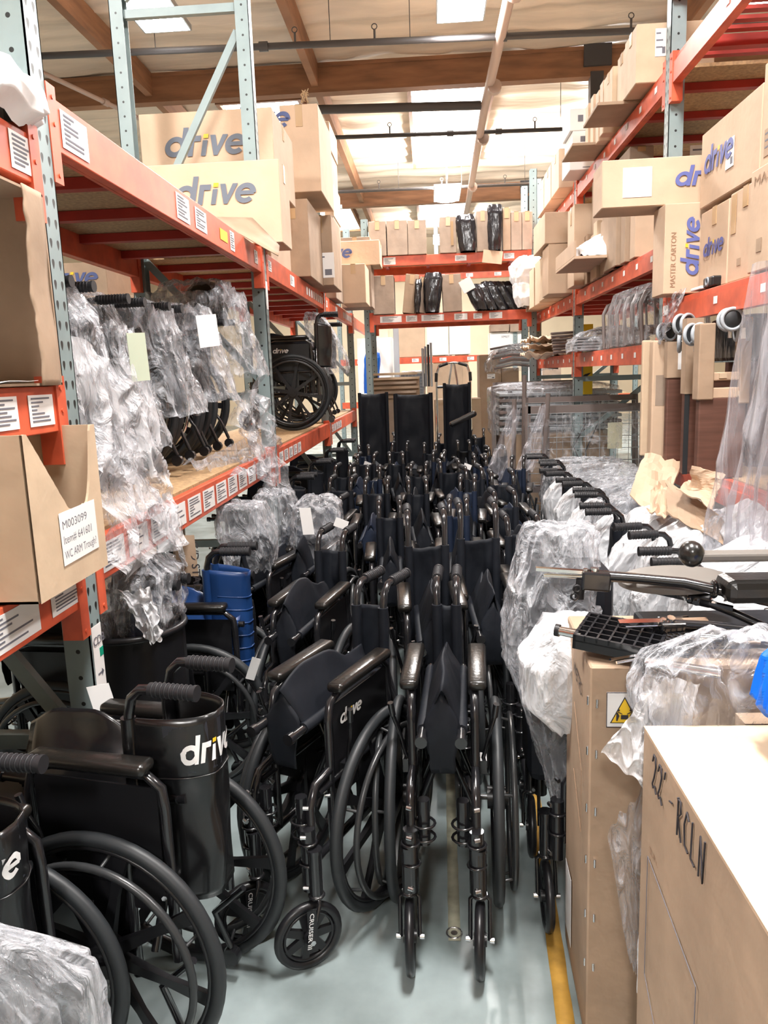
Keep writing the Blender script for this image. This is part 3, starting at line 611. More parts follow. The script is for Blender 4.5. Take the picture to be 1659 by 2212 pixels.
for i,(y,p,l) in enumerate(((2.42,pS,'first bagged wheelchair on the left shelf, next to the near upright'),(2.86,pS2,'second bagged wheelchair on the left shelf with a bright handrim'),(3.3,pS,'third bagged wheelchair on the left shelf, its tyre bare'),(3.72,pS2,'fourth bagged wheelchair on the left shelf carrying a white tag'),(4.2,pS,'fifth bagged wheelchair on the left shelf beside the second upright'))):
    chair(p,-1.45,y,-93,l,group=LS,z=1.175)
o=chair(pS2,-1.46,4.0,-90,'bagged wheelchair at the back of the left shelf by the second upright',group=LS,z=1.175)
pW=make_chair(wp=.07,wf=.13,ww=.2,wr=.08,yp=.2,D=.12,seed=31,pk=.12,back='vinyl')
put(pW,-1.13,6.4,-84,'black wheelchair without bag standing on the left shelf beyond the second upright',LS,z=1.175)
o=copy_tree(pW); put(o,-1.25,7.7,-90,'second unbagged black wheelchair farther along the left shelf',LS,z=1.175)
RS='bagged wheelchairs nested side by side along the right'
pR=make_chair(wp=.085,wf=.11,ww=.15,wr=.06,yp=.22,D=.05,seed=41,pk=.15,panel_logo=False)
rows=[2.74,3.24,3.72,4.2,4.68,5.16,5.64,6.1]
nm=['first (nearest)','second','third','fourth','fifth','sixth','seventh','farthest']
for i,y in enumerate(rows):
    chair(pR,1.16+.03*math.sin(i*2.3),y,90+7*math.sin(i*1.7),'%s bagged wheelchair in the diagonal row of ribbed grips on the right'%nm[i],group=RS)
pT=make_chair(wp=.10,wf=.17,ww=.20,wr=.08,yp=.2,D=.06,seed=51,pk=.12,panel_logo=False,castyaw=1.5)
put(pT,.66,2.19,-90,'bagged wheelchair behind the tall brown carton, its casters poking out at floor level')
o=copy_tree(p2); put(o,-.62,3.9,-10,'wheelchair under a clear bag with a white tag behind the blue one')
o=copy_tree(p4); put(o,-1.28,2.55,-95,'dark wheelchair in shadow below the left shelf behind the first upright')
o=copy_tree(pS2); put(o,-1.22,3.35,-100,'bagged wheelchair in shadow under the left shelf beyond the blue one')
for i,y in enumerate((5.2,6.1,7.0,8.0)):
    o=copy_tree(p3); put(o,-1.22,y,-90,'dark wheelchair stored on the floor under the left shelf, %s from the second upright'%['first','second','third','fourth'][i])
# ================================================================ film helpers
def rid(p): return 1-2*abs(noise.noise(p))
def ringbag(rings,amp,seed,n=72,rows=46,pw=.55,cap=True,kz=5,ka=3.2):
    b=MB(); V=[];F=[]; Z=[r[0] for r in rings]
    for j in range(rows+1):
        t=j/rows*(len(rings)-1); i=min(int(t),len(rings)-2); f=t-i; r=[rings[i][k]*(1-f)+rings[i+1][k]*f for k in range(5)]
        for k in range(n):
            a=2*PI*k/n; ca,sa=math.cos(a),math.sin(a); amp=amp; d=amp*.6*(rid(Vector((ca*ka+seed,sa*ka,r[0]*kz)))-.55)+amp*.4*(rid(Vector((ca*ka*3,sa*ka*3+seed,r[0]*kz*2.5)))-.5)
            x=math.copysign(abs(ca)**pw,ca); y=math.copysign(abs(sa)**pw,sa)
            V.append((r[1]+x*(r[3]+d),r[2]+y*(r[4]+d),r[0]+amp*.8*noise.noise(Vector((ca*4,sa*4,r[0]*7+seed)))))
    for j in range(rows):
        for k in range(n): F.append((j*n+k,j*n+(k+1)%n,(j+1)*n+(k+1)%n,(j+1)*n+k))
    if cap:
        r=rings[-1]; base=rows*n; m=6
        for q in range(1,m+1):
            s=1-q/m
            for k in range(n):
                p=V[base+k]; x=r[1]+(p[0]-r[1])*s; y=r[2]+(p[1]-r[2])*s; V.append((x,y,p[2]*s+(r[0])*(1-s)+amp*.7*(1-s)*s*4*rid(Vector((x*14,y*14,seed)))))
        for q in range(m):
            o=base+q*n
            for k in range(n): F.append((o+k,o+(k+1)%n,o+n+(k+1)%n,o+n+k))
    b.add(V,F,True); return b
def bag(label,rings,film='film',amp=.02,seed=1,name='plastic_bag',cat='plastic bag',group=None,**k):
    o=ringbag(rings,amp,seed,**k).obj(name,film); tag(o,label,cat,group); return o
def sheet(name,label,cat,P,film,amp=.02,seed=1,nu=50,nv=60,fold=0,ff=9,th=0,group=None):
    # P: four corners (bottom-left, bottom-right, top-right, top-left)
    P=[Vector(p) for p in P]; nrm=(P[1]-P[0]).cross(P[3]-P[0]).normalized()
    def fn(u,v):
        p=(P[0]*(1-u)+P[1]*u)*(1-v)+(P[3]*(1-u)+P[2]*u)*v
        return p+nrm*(fold*math.sin(u*ff+1.5*noise.noise(Vector((u*2,v,seed))))*(1-.6*v)+amp*(rid(Vector((u*4,v*5,seed)))-.5))+Vector((0,0,amp*noise.noise(Vector((u*5,v*2,seed+5)))))+(P[1]-P[0])*.06*noise.noise(Vector((v*3,seed,u)))
    b=MB(); b.grid(fn,nu,nv,thick=th); o=b.obj(name,film); tag(o,label,cat,group); return o
def local(o,fn): pass
# ================================================================ bags on the left shelf
LB='clear crinkled bags over the wheelchairs on the left shelf'
def shelfbag(x0,x1,y,hy,zt,zb,label,seed,film='film',amp=.035,cx=None):
    c=(x0+x1)/2; rx=(x1-x0)/2
    return bag(label,[(zb,c+.06,y,rx+.06,hy+.03),(zb+.2,c+.03,y,rx+.03,hy+.01),(zb+.45,c,y,rx,hy),(zt-.14,c,y,rx*.9,hy*.9),(zt-.02,c,y,rx*.72,hy*.6)],film,amp,seed,group=LB)
shelfbag(-1.62,-1.03,2.40,.16,1.93,1.19,'widest clear bag, on the first shelf wheelchair by the near upright',1,amp=.045)
shelfbag(-1.62,-1.12,2.84,.15,1.94,1.36,'clear bag with a greenish tag on the second shelf wheelchair',2)
shelfbag(-1.62,-1.10,3.28,.15,1.95,1.46,'clear bag pulled halfway up the third shelf wheelchair',3)
shelfbag(-1.62,-1.06,3.72,.17,1.97,1.5,'clear bag with a white tag, over the fourth shelf wheelchair',4)
shelfbag(-1.50,-1.02,4.25,.17,2.14,1.62,'clear bag with a dark hood top beside the second upright',5)
# bag skirts spilling over the beam
sheet('plastic_bag','torn clear bag skirt spilling over the beam at the near upright','plastic bag',[(-.90,2.07,1.06),(-.90,2.62,1.03),(-1.02,2.7,1.62),(-1.03,2.1,1.75)],'filmmid',.05,11,fold=.02,group=LB)
sheet('plastic_bag','long pointed tail of film hanging below the left shelf beam','plastic bag',[(-.885,2.63,.93),(-.885,2.66,.92),(-.93,2.62,1.22),(-.93,2.40,1.2)],'filmmilk',.02,12,group=LB)
sheet('plastic_bag','clear bag skirt hanging off the beam just before the second upright','plastic bag',[(-.89,4.0,.98),(-.88,4.5,.92),(-1.0,4.5,1.6),(-1.0,3.75,1.45)],'film',.07,13,fold=.03,group=LB)
sheet('plastic_bag','ragged end of film spread along the beam edge by the second upright','plastic bag',[(-.90,3.55,1.13),(-.88,4.4,1.08),(-1.1,4.45,1.24),(-1.15,3.4,1.2)],'film',.05,14,group=LB)
def hood(c,r,label,m='vinyl'):
    b=MB(); b.grid(lambda u,v:(c[0]+r[0]*math.sin(PI*v)*math.cos(2*PI*u),c[1]+r[1]*math.sin(PI*v)*math.sin(2*PI*u),c[2]-r[2]*math.cos(PI*v)),20,12); o=b.obj('headrest_cushion',m); tag(o,label,'cushion'); return o
hood((-1.20,4.22,2.0),(.12,.13,.13),'rounded black cushion inside the bag beside the second upright')
def tagcard(p,u,v,w,h,label,m='paper',txt=None):
    b=MB().box(0,0,-.0008,w,h,.0008); mt=face_mtx(p,u,v); b.v=[mt@q for q in b.v]; o=b.obj('paper_tag',m); tag(o,label,'tag')
    if txt: write(txt,'marker',o,Vector(p)+Vector(u).normalized()*w*.75+Vector(v).normalized()*h*.86,-Vector(v),Vector(u),w*.55,.01)
    return o
p=at(285,825,x=-1.0); tagcard(p,(.35,.95,.05),(0,-.1,1),.09,.16,'pale greenish tag clipped to the second bag on the left shelf',m=mat('pale_green_paper',(.62,.7,.55)))
p=at(432,752,x=-1.0); tagcard(p,(.5,.85,.1),(-.1,.1,1),.12,.14,'white printed tag on the fourth bag of the left shelf')
p=at(655,1155,y=3.55); tagcard(p,(1,0,0.02),(-.1,0,1),.055,.13,'tall white tag on the bag in the left of the crowd')
p=at(385,1245,y=2.62); o=tagcard(p,(1,0,0),(-.03,0,1),.075,.15,'brown hanging tag with handwriting left of the blue wheelchair',m='kraft2',txt='C/D STAD')
p=at(530,1465,y=2.7); tagcard(p,(.6,.3,-.3),(.3,0,.8),.035,.09,'small white tag caught in the spokes under the blue wheelchair')
p=at(225,1515,y=1.95); tagcard(p+Vector((0,-.02,-.12)),(.9,.2,.1),(-.25,.1,.9),.06,.17,'white crumpled paper beside the black vinyl armrest')
for px,py,y in ((785,1005,6.6),(720,1135,3.3),(1000,1010,6.0)):
    p=at(px,py,y=y); tagcard(p,(1,0,-.4),(.4,0,1),.06,.04,'little white tag lying %s'%('far left in the crowd' if px==785 else 'behind the handles near the tall white tag' if px==720 else 'right of the middle deep in the crowd'))
# bags under the left shelf
bag('clear bag draped over dark wheelchair parts behind the first upright',[(.72,-1.02,2.45,.10,.12),(.85,-1.0,2.45,.13,.16),(.97,-1.0,2.5,.12,.14),(1.0,-1.0,2.5,.06,.08)],'film',.04,21)
sheet('plastic_bag','twisted rope of clear film dangling in front of the first upright','plastic bag',[at(330,1390,y=2.25),at(350,1370,y=2.25),at(330,1270,y=2.3),at(250,1280,y=2.3)],'filmmilk',.03,22)
b=MB(); b.torus((-1.02,2.42,.80),.17,.012,'Z',40,8); b.grid(lambda u,v:(-1.02+.17*math.cos(2*PI*u),2.42+.17*math.sin(2*PI*u),.30+.5*v),30,3); o=b.obj('waste_bin','plastic'); tag(o,'round black bin under the film behind the first upright','bin')
bag('clear bag hanging under the shelf behind the blue wheelchair grips',[(.72,-.86,3.5,.10,.12),(.9,-.88,3.5,.13,.15),(1.02,-.9,3.5,.10,.12)],'film',.03,23)
bag('second clear bag under the shelf, nearer the second upright',[(.62,-.80,3.95,.10,.14),(.85,-.82,3.95,.14,.16),(1.0,-.84,3.95,.09,.12)],'film',.04,24)
bag('clear bag over the wheelchair that carries the tall white tag',[(.62,-.60,3.86,.12,.13),(.8,-.6,3.86,.13,.14),(.95,-.6,3.88,.12,.13),(.985,-.6,3.9,.08,.09)],'film',.025,25)
c_=at(40,2150,y=.93); bag('cloudy plastic bag heaped in the bottom left corner of the picture',[(.0,c_.x-.1,.98,.14,.08),(c_.z-.1,c_.x-.05,.95,.15,.08),(c_.z+.02,c_.x-.02,.93,.12,.07),(c_.z+.09,c_.x-.06,.92,.06,.04)],'film',.02,26,kz=3)
bag('clear wrapping pulled half off the bare wheelchair on the left shelf',[(1.62,-.80,6.62,.10,.08),(1.72,-.82,6.62,.13,.12),(1.85,-.88,6.62,.13,.12),(2.05,-.95,6.62,.10,.10),(2.12,-.98,6.62,.06,.06)],'film',.03,27)
# ================================================================ bags on the right row
RB='clear bags over the nested wheelchairs on the right'
for i,y in enumerate(rows):
    zt=1.0-.012*i
    bag('%s clear bag in the diagonal row on the right'%nm[i],[(.30,1.10,y,.24,.17),(.6,1.12,y,.27,.19),(.80,1.16,y,.27,.19),(.89,1.22,y,.25,.17),(zt-.03,1.27,y,.15,.12)],'filmmilk' if i<3 else 'film',.03,30+i,group=RB)
    if i<6: bag('%s loose bag end sagging beside the ribbed grips on the right'%nm[i],[(.42,.88,y+.22,.07,.07),(.7,.86,y+.22,.09,.08),(.78,.90,y+.22,.08,.08),(.84,.94,y+.22,.05,.05)],'filmmilk',.02,50+i,group=RB)
bag('large bright bag heaped behind the tall brown carton',[(.55,1.08,2.25,.30,.25),(.75,1.08,2.3,.30,.28),(.88,1.12,2.3,.26,.24),(.95,1.15,2.3,.15,.14)],'filmmilk',.04,61)
bag('bright bag mound on the far right behind the footrests',[(.8,1.35,3.0,.2,.3),(.95,1.35,3.0,.22,.32),(1.05,1.38,3.0,.14,.2)],'filmmilk',.04,62)
# the tall bagged bundle left of the brown carton
bag('tall shiny clear bag bundle standing left of the tall brown carton',[(.28,.40,2.14,.05,.12),(.45,.38,2.16,.08,.14),(.66,.34,2.17,.10,.16),(.76,.34,2.2,.14,.17),(.86,.34,2.2,.14,.17),(.97,.345,2.22,.12,.15),(1.10,.36,2.24,.105,.13),(1.14,.37,2.24,.10,.10)],'film',.022,63,rows=70)
bag('milky lower lobe of the bag pressed against the tall brown carton',[(.64,.36,1.98,.05,.06),(.72,.34,1.98,.11,.09),(.84,.34,1.98,.12,.10),(.93,.36,2.0,.07,.08)],'filmmilk',.018,64)
b=MB(); b.box(.26,2.1,.40,.50,2.3,1.04,bev=.03); o=b.obj('seat_cushion','nylon'); tag(o,'dark folded cushion wrapped inside the tall clear bag bundle','cushion')
# ================================================================ foreground cartons on the right
o=carton('tall_carton','tall brown carton with a caution sticker under the pile of footrests',(.56,1.79,0),(.44,.36,.955),R(-2),'kraft2',tape=False,sag=.012)
D=(.44,.36,.955)
st=MB(); mt=face_mtx(forg(*D,'F',.035,.815),(1,0,0),(0,0,1)); st.box(0,0,0,.165,.082,.0006); st.v=[mt@q for q in st.v]; st=st.obj('caution_sticker','paper',o)
def flat(parent,name,m,polys,mt,z=.0012,h=.0005):
    q=MB()
    for P in polys: q.prism(P,h)
    q.v=[mt@(p+Vector((0,0,z))) for p in q.v]; return q.obj(name,m,parent)
flat(st,'sticker_border','marker',[[(0,0),(.165,0),(.165,.0016),(0,.0016)],[(0,.0804),(.165,.0804),(.165,.082),(0,.082)],[(0,0),(.0016,0),(.0016,.082),(0,.082)],[(.0795,0),(.081,0),(.081,.082),(.0795,.082)]],mt)
flat(st,'caution_band','yel',[[(.081,.056),(.1634,.056),(.1634,.0804),(.081,.0804)]],mt)
flat(st,'warning_triangle_border','marker',[[(.008,.010),(.070,.010),(.039,.072)]],mt)
flat(st,'warning_triangle','yel',[[(.0115,.0122),(.0665,.0122),(.039,.0675)]],mt,.002)
flat(st,'lifting_figures','marker',[[(.031,.020),(.047,.020),(.047,.030),(.031,.030)],[(.021,.016),(.024,.016),(.028,.028),(.024,.036),(.021,.034)],[(.057,.016),(.054,.016),(.050,.028),(.054,.036),(.057,.034)],[(.024,.036),(.034,.031),(.034,.033),(.025,.038)],[(.054,.036),(.044,.031),(.044,.033),(.053,.038)]]+[[(cx+.0028*math.cos(a),.041+.0028*math.sin(a)) for a in [i*PI/4 for i in range(8)]] for cx in (.026,.052)],mt,.0028)
flat(st,'small_warning_mark','marker',[[(.085,.059),(.101,.059),(.093,.076)]],mt,.002)
write('CAUTION','ink',st,forg(*D,'F',.139,.877),(1,0,0),(0,0,1),.02,.01,width=.06)
write('Heavy Object','ink',st,forg(*D,'F',.120,.852),(1,0,0),(0,0,1),.011,width=.07); write('team lift required','ink',st,forg(*D,'F',.120,.838),(1,0,0),(0,0,1),.006,width=.05)
write('WETRS','marker',o,forg(*D,'L',.12,.85),(0,-1,0),(0,0,1),.05,width=.13,rot=-.1,name='handwriting')
def lines(parent,name,m,pts,r,mt): q=MB(); [q.tube([mt@Vector((*a,.001)),mt@Vector((*b,.001))],r,4) for a,b in pts]; return q.obj(name,m,parent)
mt=face_mtx(forg(*D,'L',0,0),(0,-1,0),(0,0,1)); lines(o,'pencil_line','faint',[((.15,.78),(.27,.66)),((.27,.66),(.27,.5)),((.27,.5),(.15,.6))],.0008,mt)
for z in (.86,.74,.6,.47,.33,.2):
    q=MB(); q.tube([(-.2215,-.165,z),(-.2215,-.165,z+.02)],.003,5); q.obj('staple','zinc',o); q=MB(); q.tube([(-.205,-.1815,z),(-.205,-.1815,z+.02)],.003,5); q.obj('staple','zinc',o)
mtb=face_mtx(forg(*D,'L',.02,.06),(0,-1,0),(0,0,1)); q=MB().box(0,0,0,.1,.2,.0008); q.v=[mtb@p for p in q.v]; q.obj('label_sticker','paper',o)
# big carton
D=(.6,.58,.90); o=carton('large_carton','large brown carton with handwriting at the lower right corner, its top brightly lit',(.702,1.15,0),D,0,'kraft2',tape=False,sag=.008)
mt=face_mtx(forg(*D,'L',0,0),(0,-1,0),(0,0,1))
ST={'2':[[(0,.75),(.12,.98),(.34,.95),(.4,.7),(.22,.35),(.02,.1),(.12,.02),(.3,.14),(.5,-.02)]],"'":[[(.1,1.05),(.02,.82)]],'-':[[(0,.5),(.3,.56)]],'R':[[(.05,0),(.1,1)],[(.02,.95),(.34,.98),(.4,.7),(.12,.5),(.48,-.02)]],'C':[[(.45,.85),(.25,1),(.04,.6),(.12,.1),(.45,.04)]],'L':[[(.08,1),(.02,.06),(.36,.02)]],'N':[[(.02,0),(.08,1),(.38,.0),(.48,1.05)]]}
hw=MB(); xx=.0
for ch in "22' - RCLN":
    for k_ in ST.get(ch,[]): hw.tube([mt@Vector((.075+xx+px_*.05,.815+py_*.07-.02*xx,.0008)) for px_,py_ in k_],.0017,5)
    xx+={' ':.012,"'":.02,'-':.03}.get(ch,.036)
hw.obj('handwriting','marker',o)
lines(o,'printed_outline','ink',[((.06,.66),(.06,.40)),((.06,.66),(.34,.62)),((.34,.62),(.34,.3)),((.06,.40),(.34,.2))],.0009,mt)
write('SUNRISE','faint',o,forg(*D,'L',.06,.672),(0,-1,-.12),(0,0,1),.018,width=.09)
q=MB(); 
for a in range(3): q.box(-.3001,-.29,.9,.3,.29,.902) if a==0 else None
q.obj('lit_top_flap','kraft4',o)  # carton top in paler board: the overhead light is put into its colour
# film between the cartons
bag('crumpled clear bag wedged between the tall carton and the large carton',[(.86,.62,1.53,.20,.08),(.93,.62,1.53,.22,.085),(1.0,.63,1.53,.20,.08),(1.05,.64,1.53,.12,.05)],'film',.03,71)
sheet('plastic_film','milky film tail hanging down the gap beside the large carton','plastic film',[(.405,1.475,.28),(.47,1.49,.22),(.52,1.5,.97),(.43,1.5,.98)],'filmmilk',.025,72,fold=.012)
sheet('plastic_film','pointed flap of film sticking out left across the tall carton','plastic film',[at(1295,1625,y=1.45),at(1400,1705,y=1.46),at(1440,1500,y=1.5),at(1400,1490,y=1.5)],'filmmilk',.012,73)
sheet('plastic_film','lower swag of clear film beside the large carton','plastic film',[at(1360,2080,y=1.49),at(1385,2110,y=1.49),at(1395,1690,y=1.48),at(1310,1800,y=1.48)],'film',.02,74)
b=ringbag([(.975,.70,1.34,.09,.05),(1.02,.69,1.34,.115,.06),(1.09,.70,1.35,.11,.055),(1.13,.72,1.36,.07,.04)],.018,75); b.v=[Vector((p.x-.0,p.y,p.z+.35*(p.x-.66))) for p in b.v]; b.sm=[False]*len(b.sm); o=b.obj('plastic_sheet','bluebag'); tag(o,'bright blue plastic sheet bunched at the right edge above the large carton','plastic sheet')
b=MB(); b.box(.60,1.45,.0,.9,1.5,.9); o=b.obj('flat_carton','kraft2'); tag(o,'flattened carton standing in the gap behind the large carton','box')
# ================================================================ pile of wheelchair parts on the tall carton
def footrest():
    t=empty('footrest'); b=MB()
    W,L=.16,.115
    b.box(-W/2,-L/2,-.03,W/2,-L/2+.006,0); b.box(-W/2,L/2-.006,-.022,W/2,L/2,0); b.box(-W/2,-L/2,-.03,-W/2+.006,L/2,0); b.box(W/2-.006,-L/2,-.03,W/2,L/2,0)
    for i in range(1,7): x=-W/2+W*i/7; b.box(x-.0018,-L/2,-.01,x+.0018,L/2,.001)
    for i in range(1,5): y=-L/2+L*i/5; b.box(-W/2,y-.0018,-.01,W/2,y+.0018,.001)
    b.box(-W/2,-L/2,-.014,W/2,L/2,-.011); b.obj('foot_plate','plastic',t)
    b=MB()
    for i in range(9):
        x=W/2+.002; b.tube([(x+.0,-L/2+.012*i,0),(x+.05,-L/2+.012*i+.03,.0)],.0016,4); b.tube([(x+.05,-L/2+.012*i,0),(x,-L/2+.012*i+.03,.0)],.0016,4)
    b.tube([(W/2,-L/2+.005,0),(W/2+.045,-L/2+.005,0),(W/2+.055,-L/2+.02,0),(W/2+.055,L/2,0),(W/2,L/2,0)],.004,6); b.obj('toe_grid','plastic',t)
    b=MB(); b.tube([(-W/2-.035,-.03,-.012),(-W/2+.01,-.03,-.012)],.0095,12); b.obj('chrome_tube','chrome',t); b=MB(); b.tube([(W/2-.02,-L/2-.012,-.02),(W/2+.11,-L/2-.02,-.008)],.0095,12); b.obj('chrome_tube','chrome',t)
    b=MB(); b.cyl((-W/2-.043,-.03,-.012),(-W/2-.034,-.03,-.012),.0125,12); b.obj('end_cap','plastic',t); b=MB(); b.cyl((W/2-.03,-L/2-.012,-.021),(W/2-.02,-L/2-.012,-.02),.012,12); b.obj('end_cap','plastic',t)
    return t
def hanger():
    t=empty('leg_rest'); b=MB(); b.tube([(0,0,0),(.10,-.02,.005),(.2,-.05,.01),(.32,-.09,0),(.42,-.12,-.01)],.0125,10); b.torus((.26,-.07,.005),.0165,.006,'X',16,6); b.box(-.03,-.02,-.035,.04,.02,.012,bev=.006); b.obj('frame_tube','frame',t)
    b=MB(); b.box(-.14,-.008,.004,.10,.008,.012); b.tube([(-.12,0,-.006),(.0,0,-.004)],.006,8); b.cyl((0,0,.008),(0,0,.02),.011,8); b.cyl((-.02,.0,.008),(-.02,0,.016),.007,8); b.obj('bright_bracket','chrome',t); b=MB(); b.cyl((.33,-.095,0),(.46,-.13,-.012),.010,12); b.obj('chrome_tip','chrome',t)
    b=MB(); b.torus((-.04,-.02,-.03),.008,.003,'Y',12,5); b.torus((-.045,-.02,-.05),.008,.003,'Y',12,5); b.cyl((-.03,0,-.06),(-.03,0,-.01),.012,10); b.obj('hinge_bracket','plastic',t)
    return t
def place(o,loc,rot,label,cat,sc=1): o.location=loc; o.rotation_euler=rot; o.scale=(sc,)*3; return tag(o,label,cat,'leg rest parts heaped on the tall brown carton')
f1=footrest(); place(f1,(.415,1.68,1.015),(R(6),R(4),R(-26)),'footrest with a black ribbed plate at the front of the pile','footrest',1.15)
h1=hanger(); place(h1,(.385,1.84,1.10),(0,R(4),R(-4)),'leg rest with bright flat bracket lying along the back of the pile','leg rest')
h2=copy_tree(h1); place(h2,(.52,1.68,1.03),(R(20),R(2),R(8)),'leg rest with black tube at the right of the pile','leg rest',.85)
h3=copy_tree(h1); place(h3,(.45,1.60,.985),(R(-30),R(-3),R(14)),'chrome ended leg rest tube in the front of the pile','leg rest',.6)
h4=copy_tree(h1); place(h4,(.62,1.80,1.05),(R(120),R(6),R(-30)),'black leg rest buried at the right back of the pile','leg rest',.8)
t=empty('calf_pad',(.58,1.86,1.085)); tag(t,'flat taupe oval calf pad among the leg rests on the tall carton','calf pad'); t.rotation_euler=(R(8),R(-3),R(-15))
b=MB(); b.grid(lambda u,v:(.13*v*math.cos(2*PI*u),.075*v*math.sin(2*PI*u),.014*(1-v**6)),40,8); b.grid(lambda u,v:(.13*(1-.0*v)*math.cos(2*PI*u),.075*math.sin(2*PI*u),-.012*v),40,1); b.obj('pad_cushion','mid',t)
t=empty('armrest_assembly',(.575,1.72,1.175)); tag(t,'long flat black armrest with a round knob lying on top of the pile','armrest'); t.rotation_euler=(0,R(1),R(3))
b=MB(); b.box(.0,-.022,-.012,.42,.022,.008,bev=.006); b.obj('arm_bar','mid',t)
b=MB(); b.grid(lambda u,v:(.0+.028*math.sin(PI*v)*math.cos(2*PI*u),.03*math.sin(PI*v)*math.sin(2*PI*u),.004-.03*math.cos(PI*v)),18,10); b.obj('knob','pad',t)
t=empty('side_pad',(.76,1.74,1.09)); tag(t,'black padded cushion with pale lettering under the long armrest','pad'); b=MB(); b.box(-.11,-.05,-.025,.2,.05,.03,bev=.018); b.obj('cushion','pad',t); write('FELT','steel',t,(-.02,-.0505,-.005),(1,0,0),(0,0,1),.018,.01)
b=MB(); b.box(.50,1.72,.945,.9,1.92,.985,bev=.01); o=b.obj('seat_frame_pad','nylon'); tag(o,'folded black fabric piece beneath the leg rests','fabric')
for i,(x,y,zz,rz) in enumerate(((.52,1.79,.985,20),(.63,1.7,.985,-15))):
    b=MB(); b.tube([(-.09,0,0),(.09,0,.006)],.011,12); b.torus((.02,0,.003),.0145,.005,'X',14,6); o=b.obj('loose_tube','chrome' if i else 'frame'); o.location=(x,y,zz); o.rotation_euler=(0,0,R(rz)); tag(o,('loose chrome tube lying low in the pile' if i else 'loose black tube lying low in the pile'),'tube')
# ================================================================ left near shelves
def panelbox(name,label,x0,y0,z0,x1,y1,z1,open_='+x',th=.006,m='kraft2'):
    t=empty(name,((x0+x1)/2,(y0+y1)/2,z0)); tag(t,label,'box'); cx,cy=(x0+x1)/2,(y0+y1)/2
    def P(a,nm='carton_wall'): b=MB(); b.box(a[0]-cx,a[1]-cy,a[2]-z0,a[3]-cx,a[4]-cy,a[5]-z0); return b.obj(nm,m,t)
    P((x0,y0,z0,x1,y1,z0+th),'carton_base')
    P((x0,y0,z0,x0+th,y1,z1)); P((x0,y0,z0,x1,y0+th,z1)); P((x0,y1-th,z0,x1,y1,z1))
    return t,P
t,P=panelbox('open_carton','dark brown open sided carton on the near left shelf below the orange beam',-1.62,1.05,1.602,-.935,1.93,2.06)
P((-1.62,1.05,2.054,-.935,1.93,2.06),'carton_lid')
def jag(n,seed,amp): return [amp*noise.noise(Vector((i*.9,seed,1))) for i in range(n+1)]
b=MB(); J=jag(24,3,.012); L1=[(-.935+.68-.68,0,0)]
q=MB(); q.grid(lambda u,v:(.3425+.004*math.sin(v*9)+.006*u,.4225-.10*u-.012*u*noise.noise(Vector((v*12,3,1))),.0+.458*v),6,30,thick=.004); q.obj('torn_flap','kraft2',t)
sheet('paper_sheet','cream paper sheet lying under the open carton at the left edge','paper',[(-.93,1.35,1.612),(-.93,1.8,1.612),(-1.3,1.8,1.612),(-1.3,1.35,1.612)],'paper',.006,5,10,10,th=.001)
# bin box with a U cut front
X0,X1,Y0,Y1,Z0,Z1=-1.32,-.87,1.575,1.93,1.13,1.50
t,P=panelbox('storage_bin_box','beige storage box with a curved cut out front and a handwritten note',X0,Y0,Z0,X1,Y1,Z1,m='kraft4')
def lip(u):
    return 1.0 if u<.05 else 1-.5*(u-.05)/.43 if u<.48 else .5-.03*math.sin((u-.48)*12) if u<.72 else .48+.5*((u-.72)/.2)**2.2 if u<.92 else 1.0
def lip_(u): # top edge of the front, following the cut
    if u<.10: return 1.0
    if u>.90: return 1.0
    s=(u-.10)/.80; return 1-.62*(1-abs(2*s-1.12)**3.2) if s<.98 else .97
q=MB(); n=60; H=Z1-Z0; W=Y1-Y0
pts=[]
for i in range(n+1):
    u=i/n; z=H*max(.36,min(1,lip(u)))+.003*noise.noise(Vector((u*40,2,2))); pts.append((u*W-W/2,z))
V=[];F=[]
for (y,z) in pts:
    V+=[((X1-X0)/2-.006,y,0),((X1-X0)/2,y,0),((X1-X0)/2+.0,y,z),((X1-X0)/2-.006,y,z)]
for i in range(n): a=4*i;c_=4*i+4; F+=[(a+1,c_+1,c_+2,a+2),(a,a+3,c_+3,c_),(a+2,c_+2,c_+3,a+3)]
q.add(V,F); q.v=[p+Vector((.0065,0,0)) for p in q.v]; fr=q.obj('cut_front','kraft4',t)
xf=(X1-X0)/2+.0065
st=MB(); mt=face_mtx((xf,-.06,.055),(0,1,.02),(0,-.02,1)); st.box(0,0,0,.19,.125,.0006); st.v=[mt@p for p in st.v]; st=st.obj('handwritten_note','paper',fr)
for s,dz,w in (('M003099',.085,.13),('Item# 641601',.05,.15),('WC ARM Trough?',.014,.17)): write(s,'ink',st,(xf+.0008,-.052,.055+dz),(0,1,.02),(0,-.02,1),.028,.0,width=w,name='handwriting')
q=MB().box(xf-.001,.0,.10,xf+.001,.045,.15); q.obj('tape_strip','tape',fr)
mt=face_mtx((xf,.065,.142),(0,1,0),(0,0,1)); flat(fr,'printed_dots','ink',[[(.016*math.cos(a)+.0015*math.cos(b_),.016*math.sin(a)+.0015*math.sin(b_)) for b_ in (0,1.6,3.1,4.7)] for a in [PI+i*PI/9 for i in range(10)]],mt,.0)
bag('white foam wrapped bundle on the beam at the top left corner',[(2.205,-1.03,1.80,.09,.15),(2.24,-1.0,1.82,.10,.16),(2.30,-1.0,1.80,.10,.15),(2.33,-1.03,1.78,.06,.1)],'foam',.03,81,name='foam_wrap',cat='foam wrap')
bag('clear bag stuffed on the near left shelf behind the storage box',[(1.13,-1.5,1.5,.15,.3),(1.3,-1.5,1.5,.16,.3),(1.4,-1.5,1.5,.1,.2)],'film',.03,82)
carton('carton','dark carton on the bottom shelf behind the first upright',(-1.33,1.2,.02),(.55,.6,.45),0,'kraft2',seed=5)
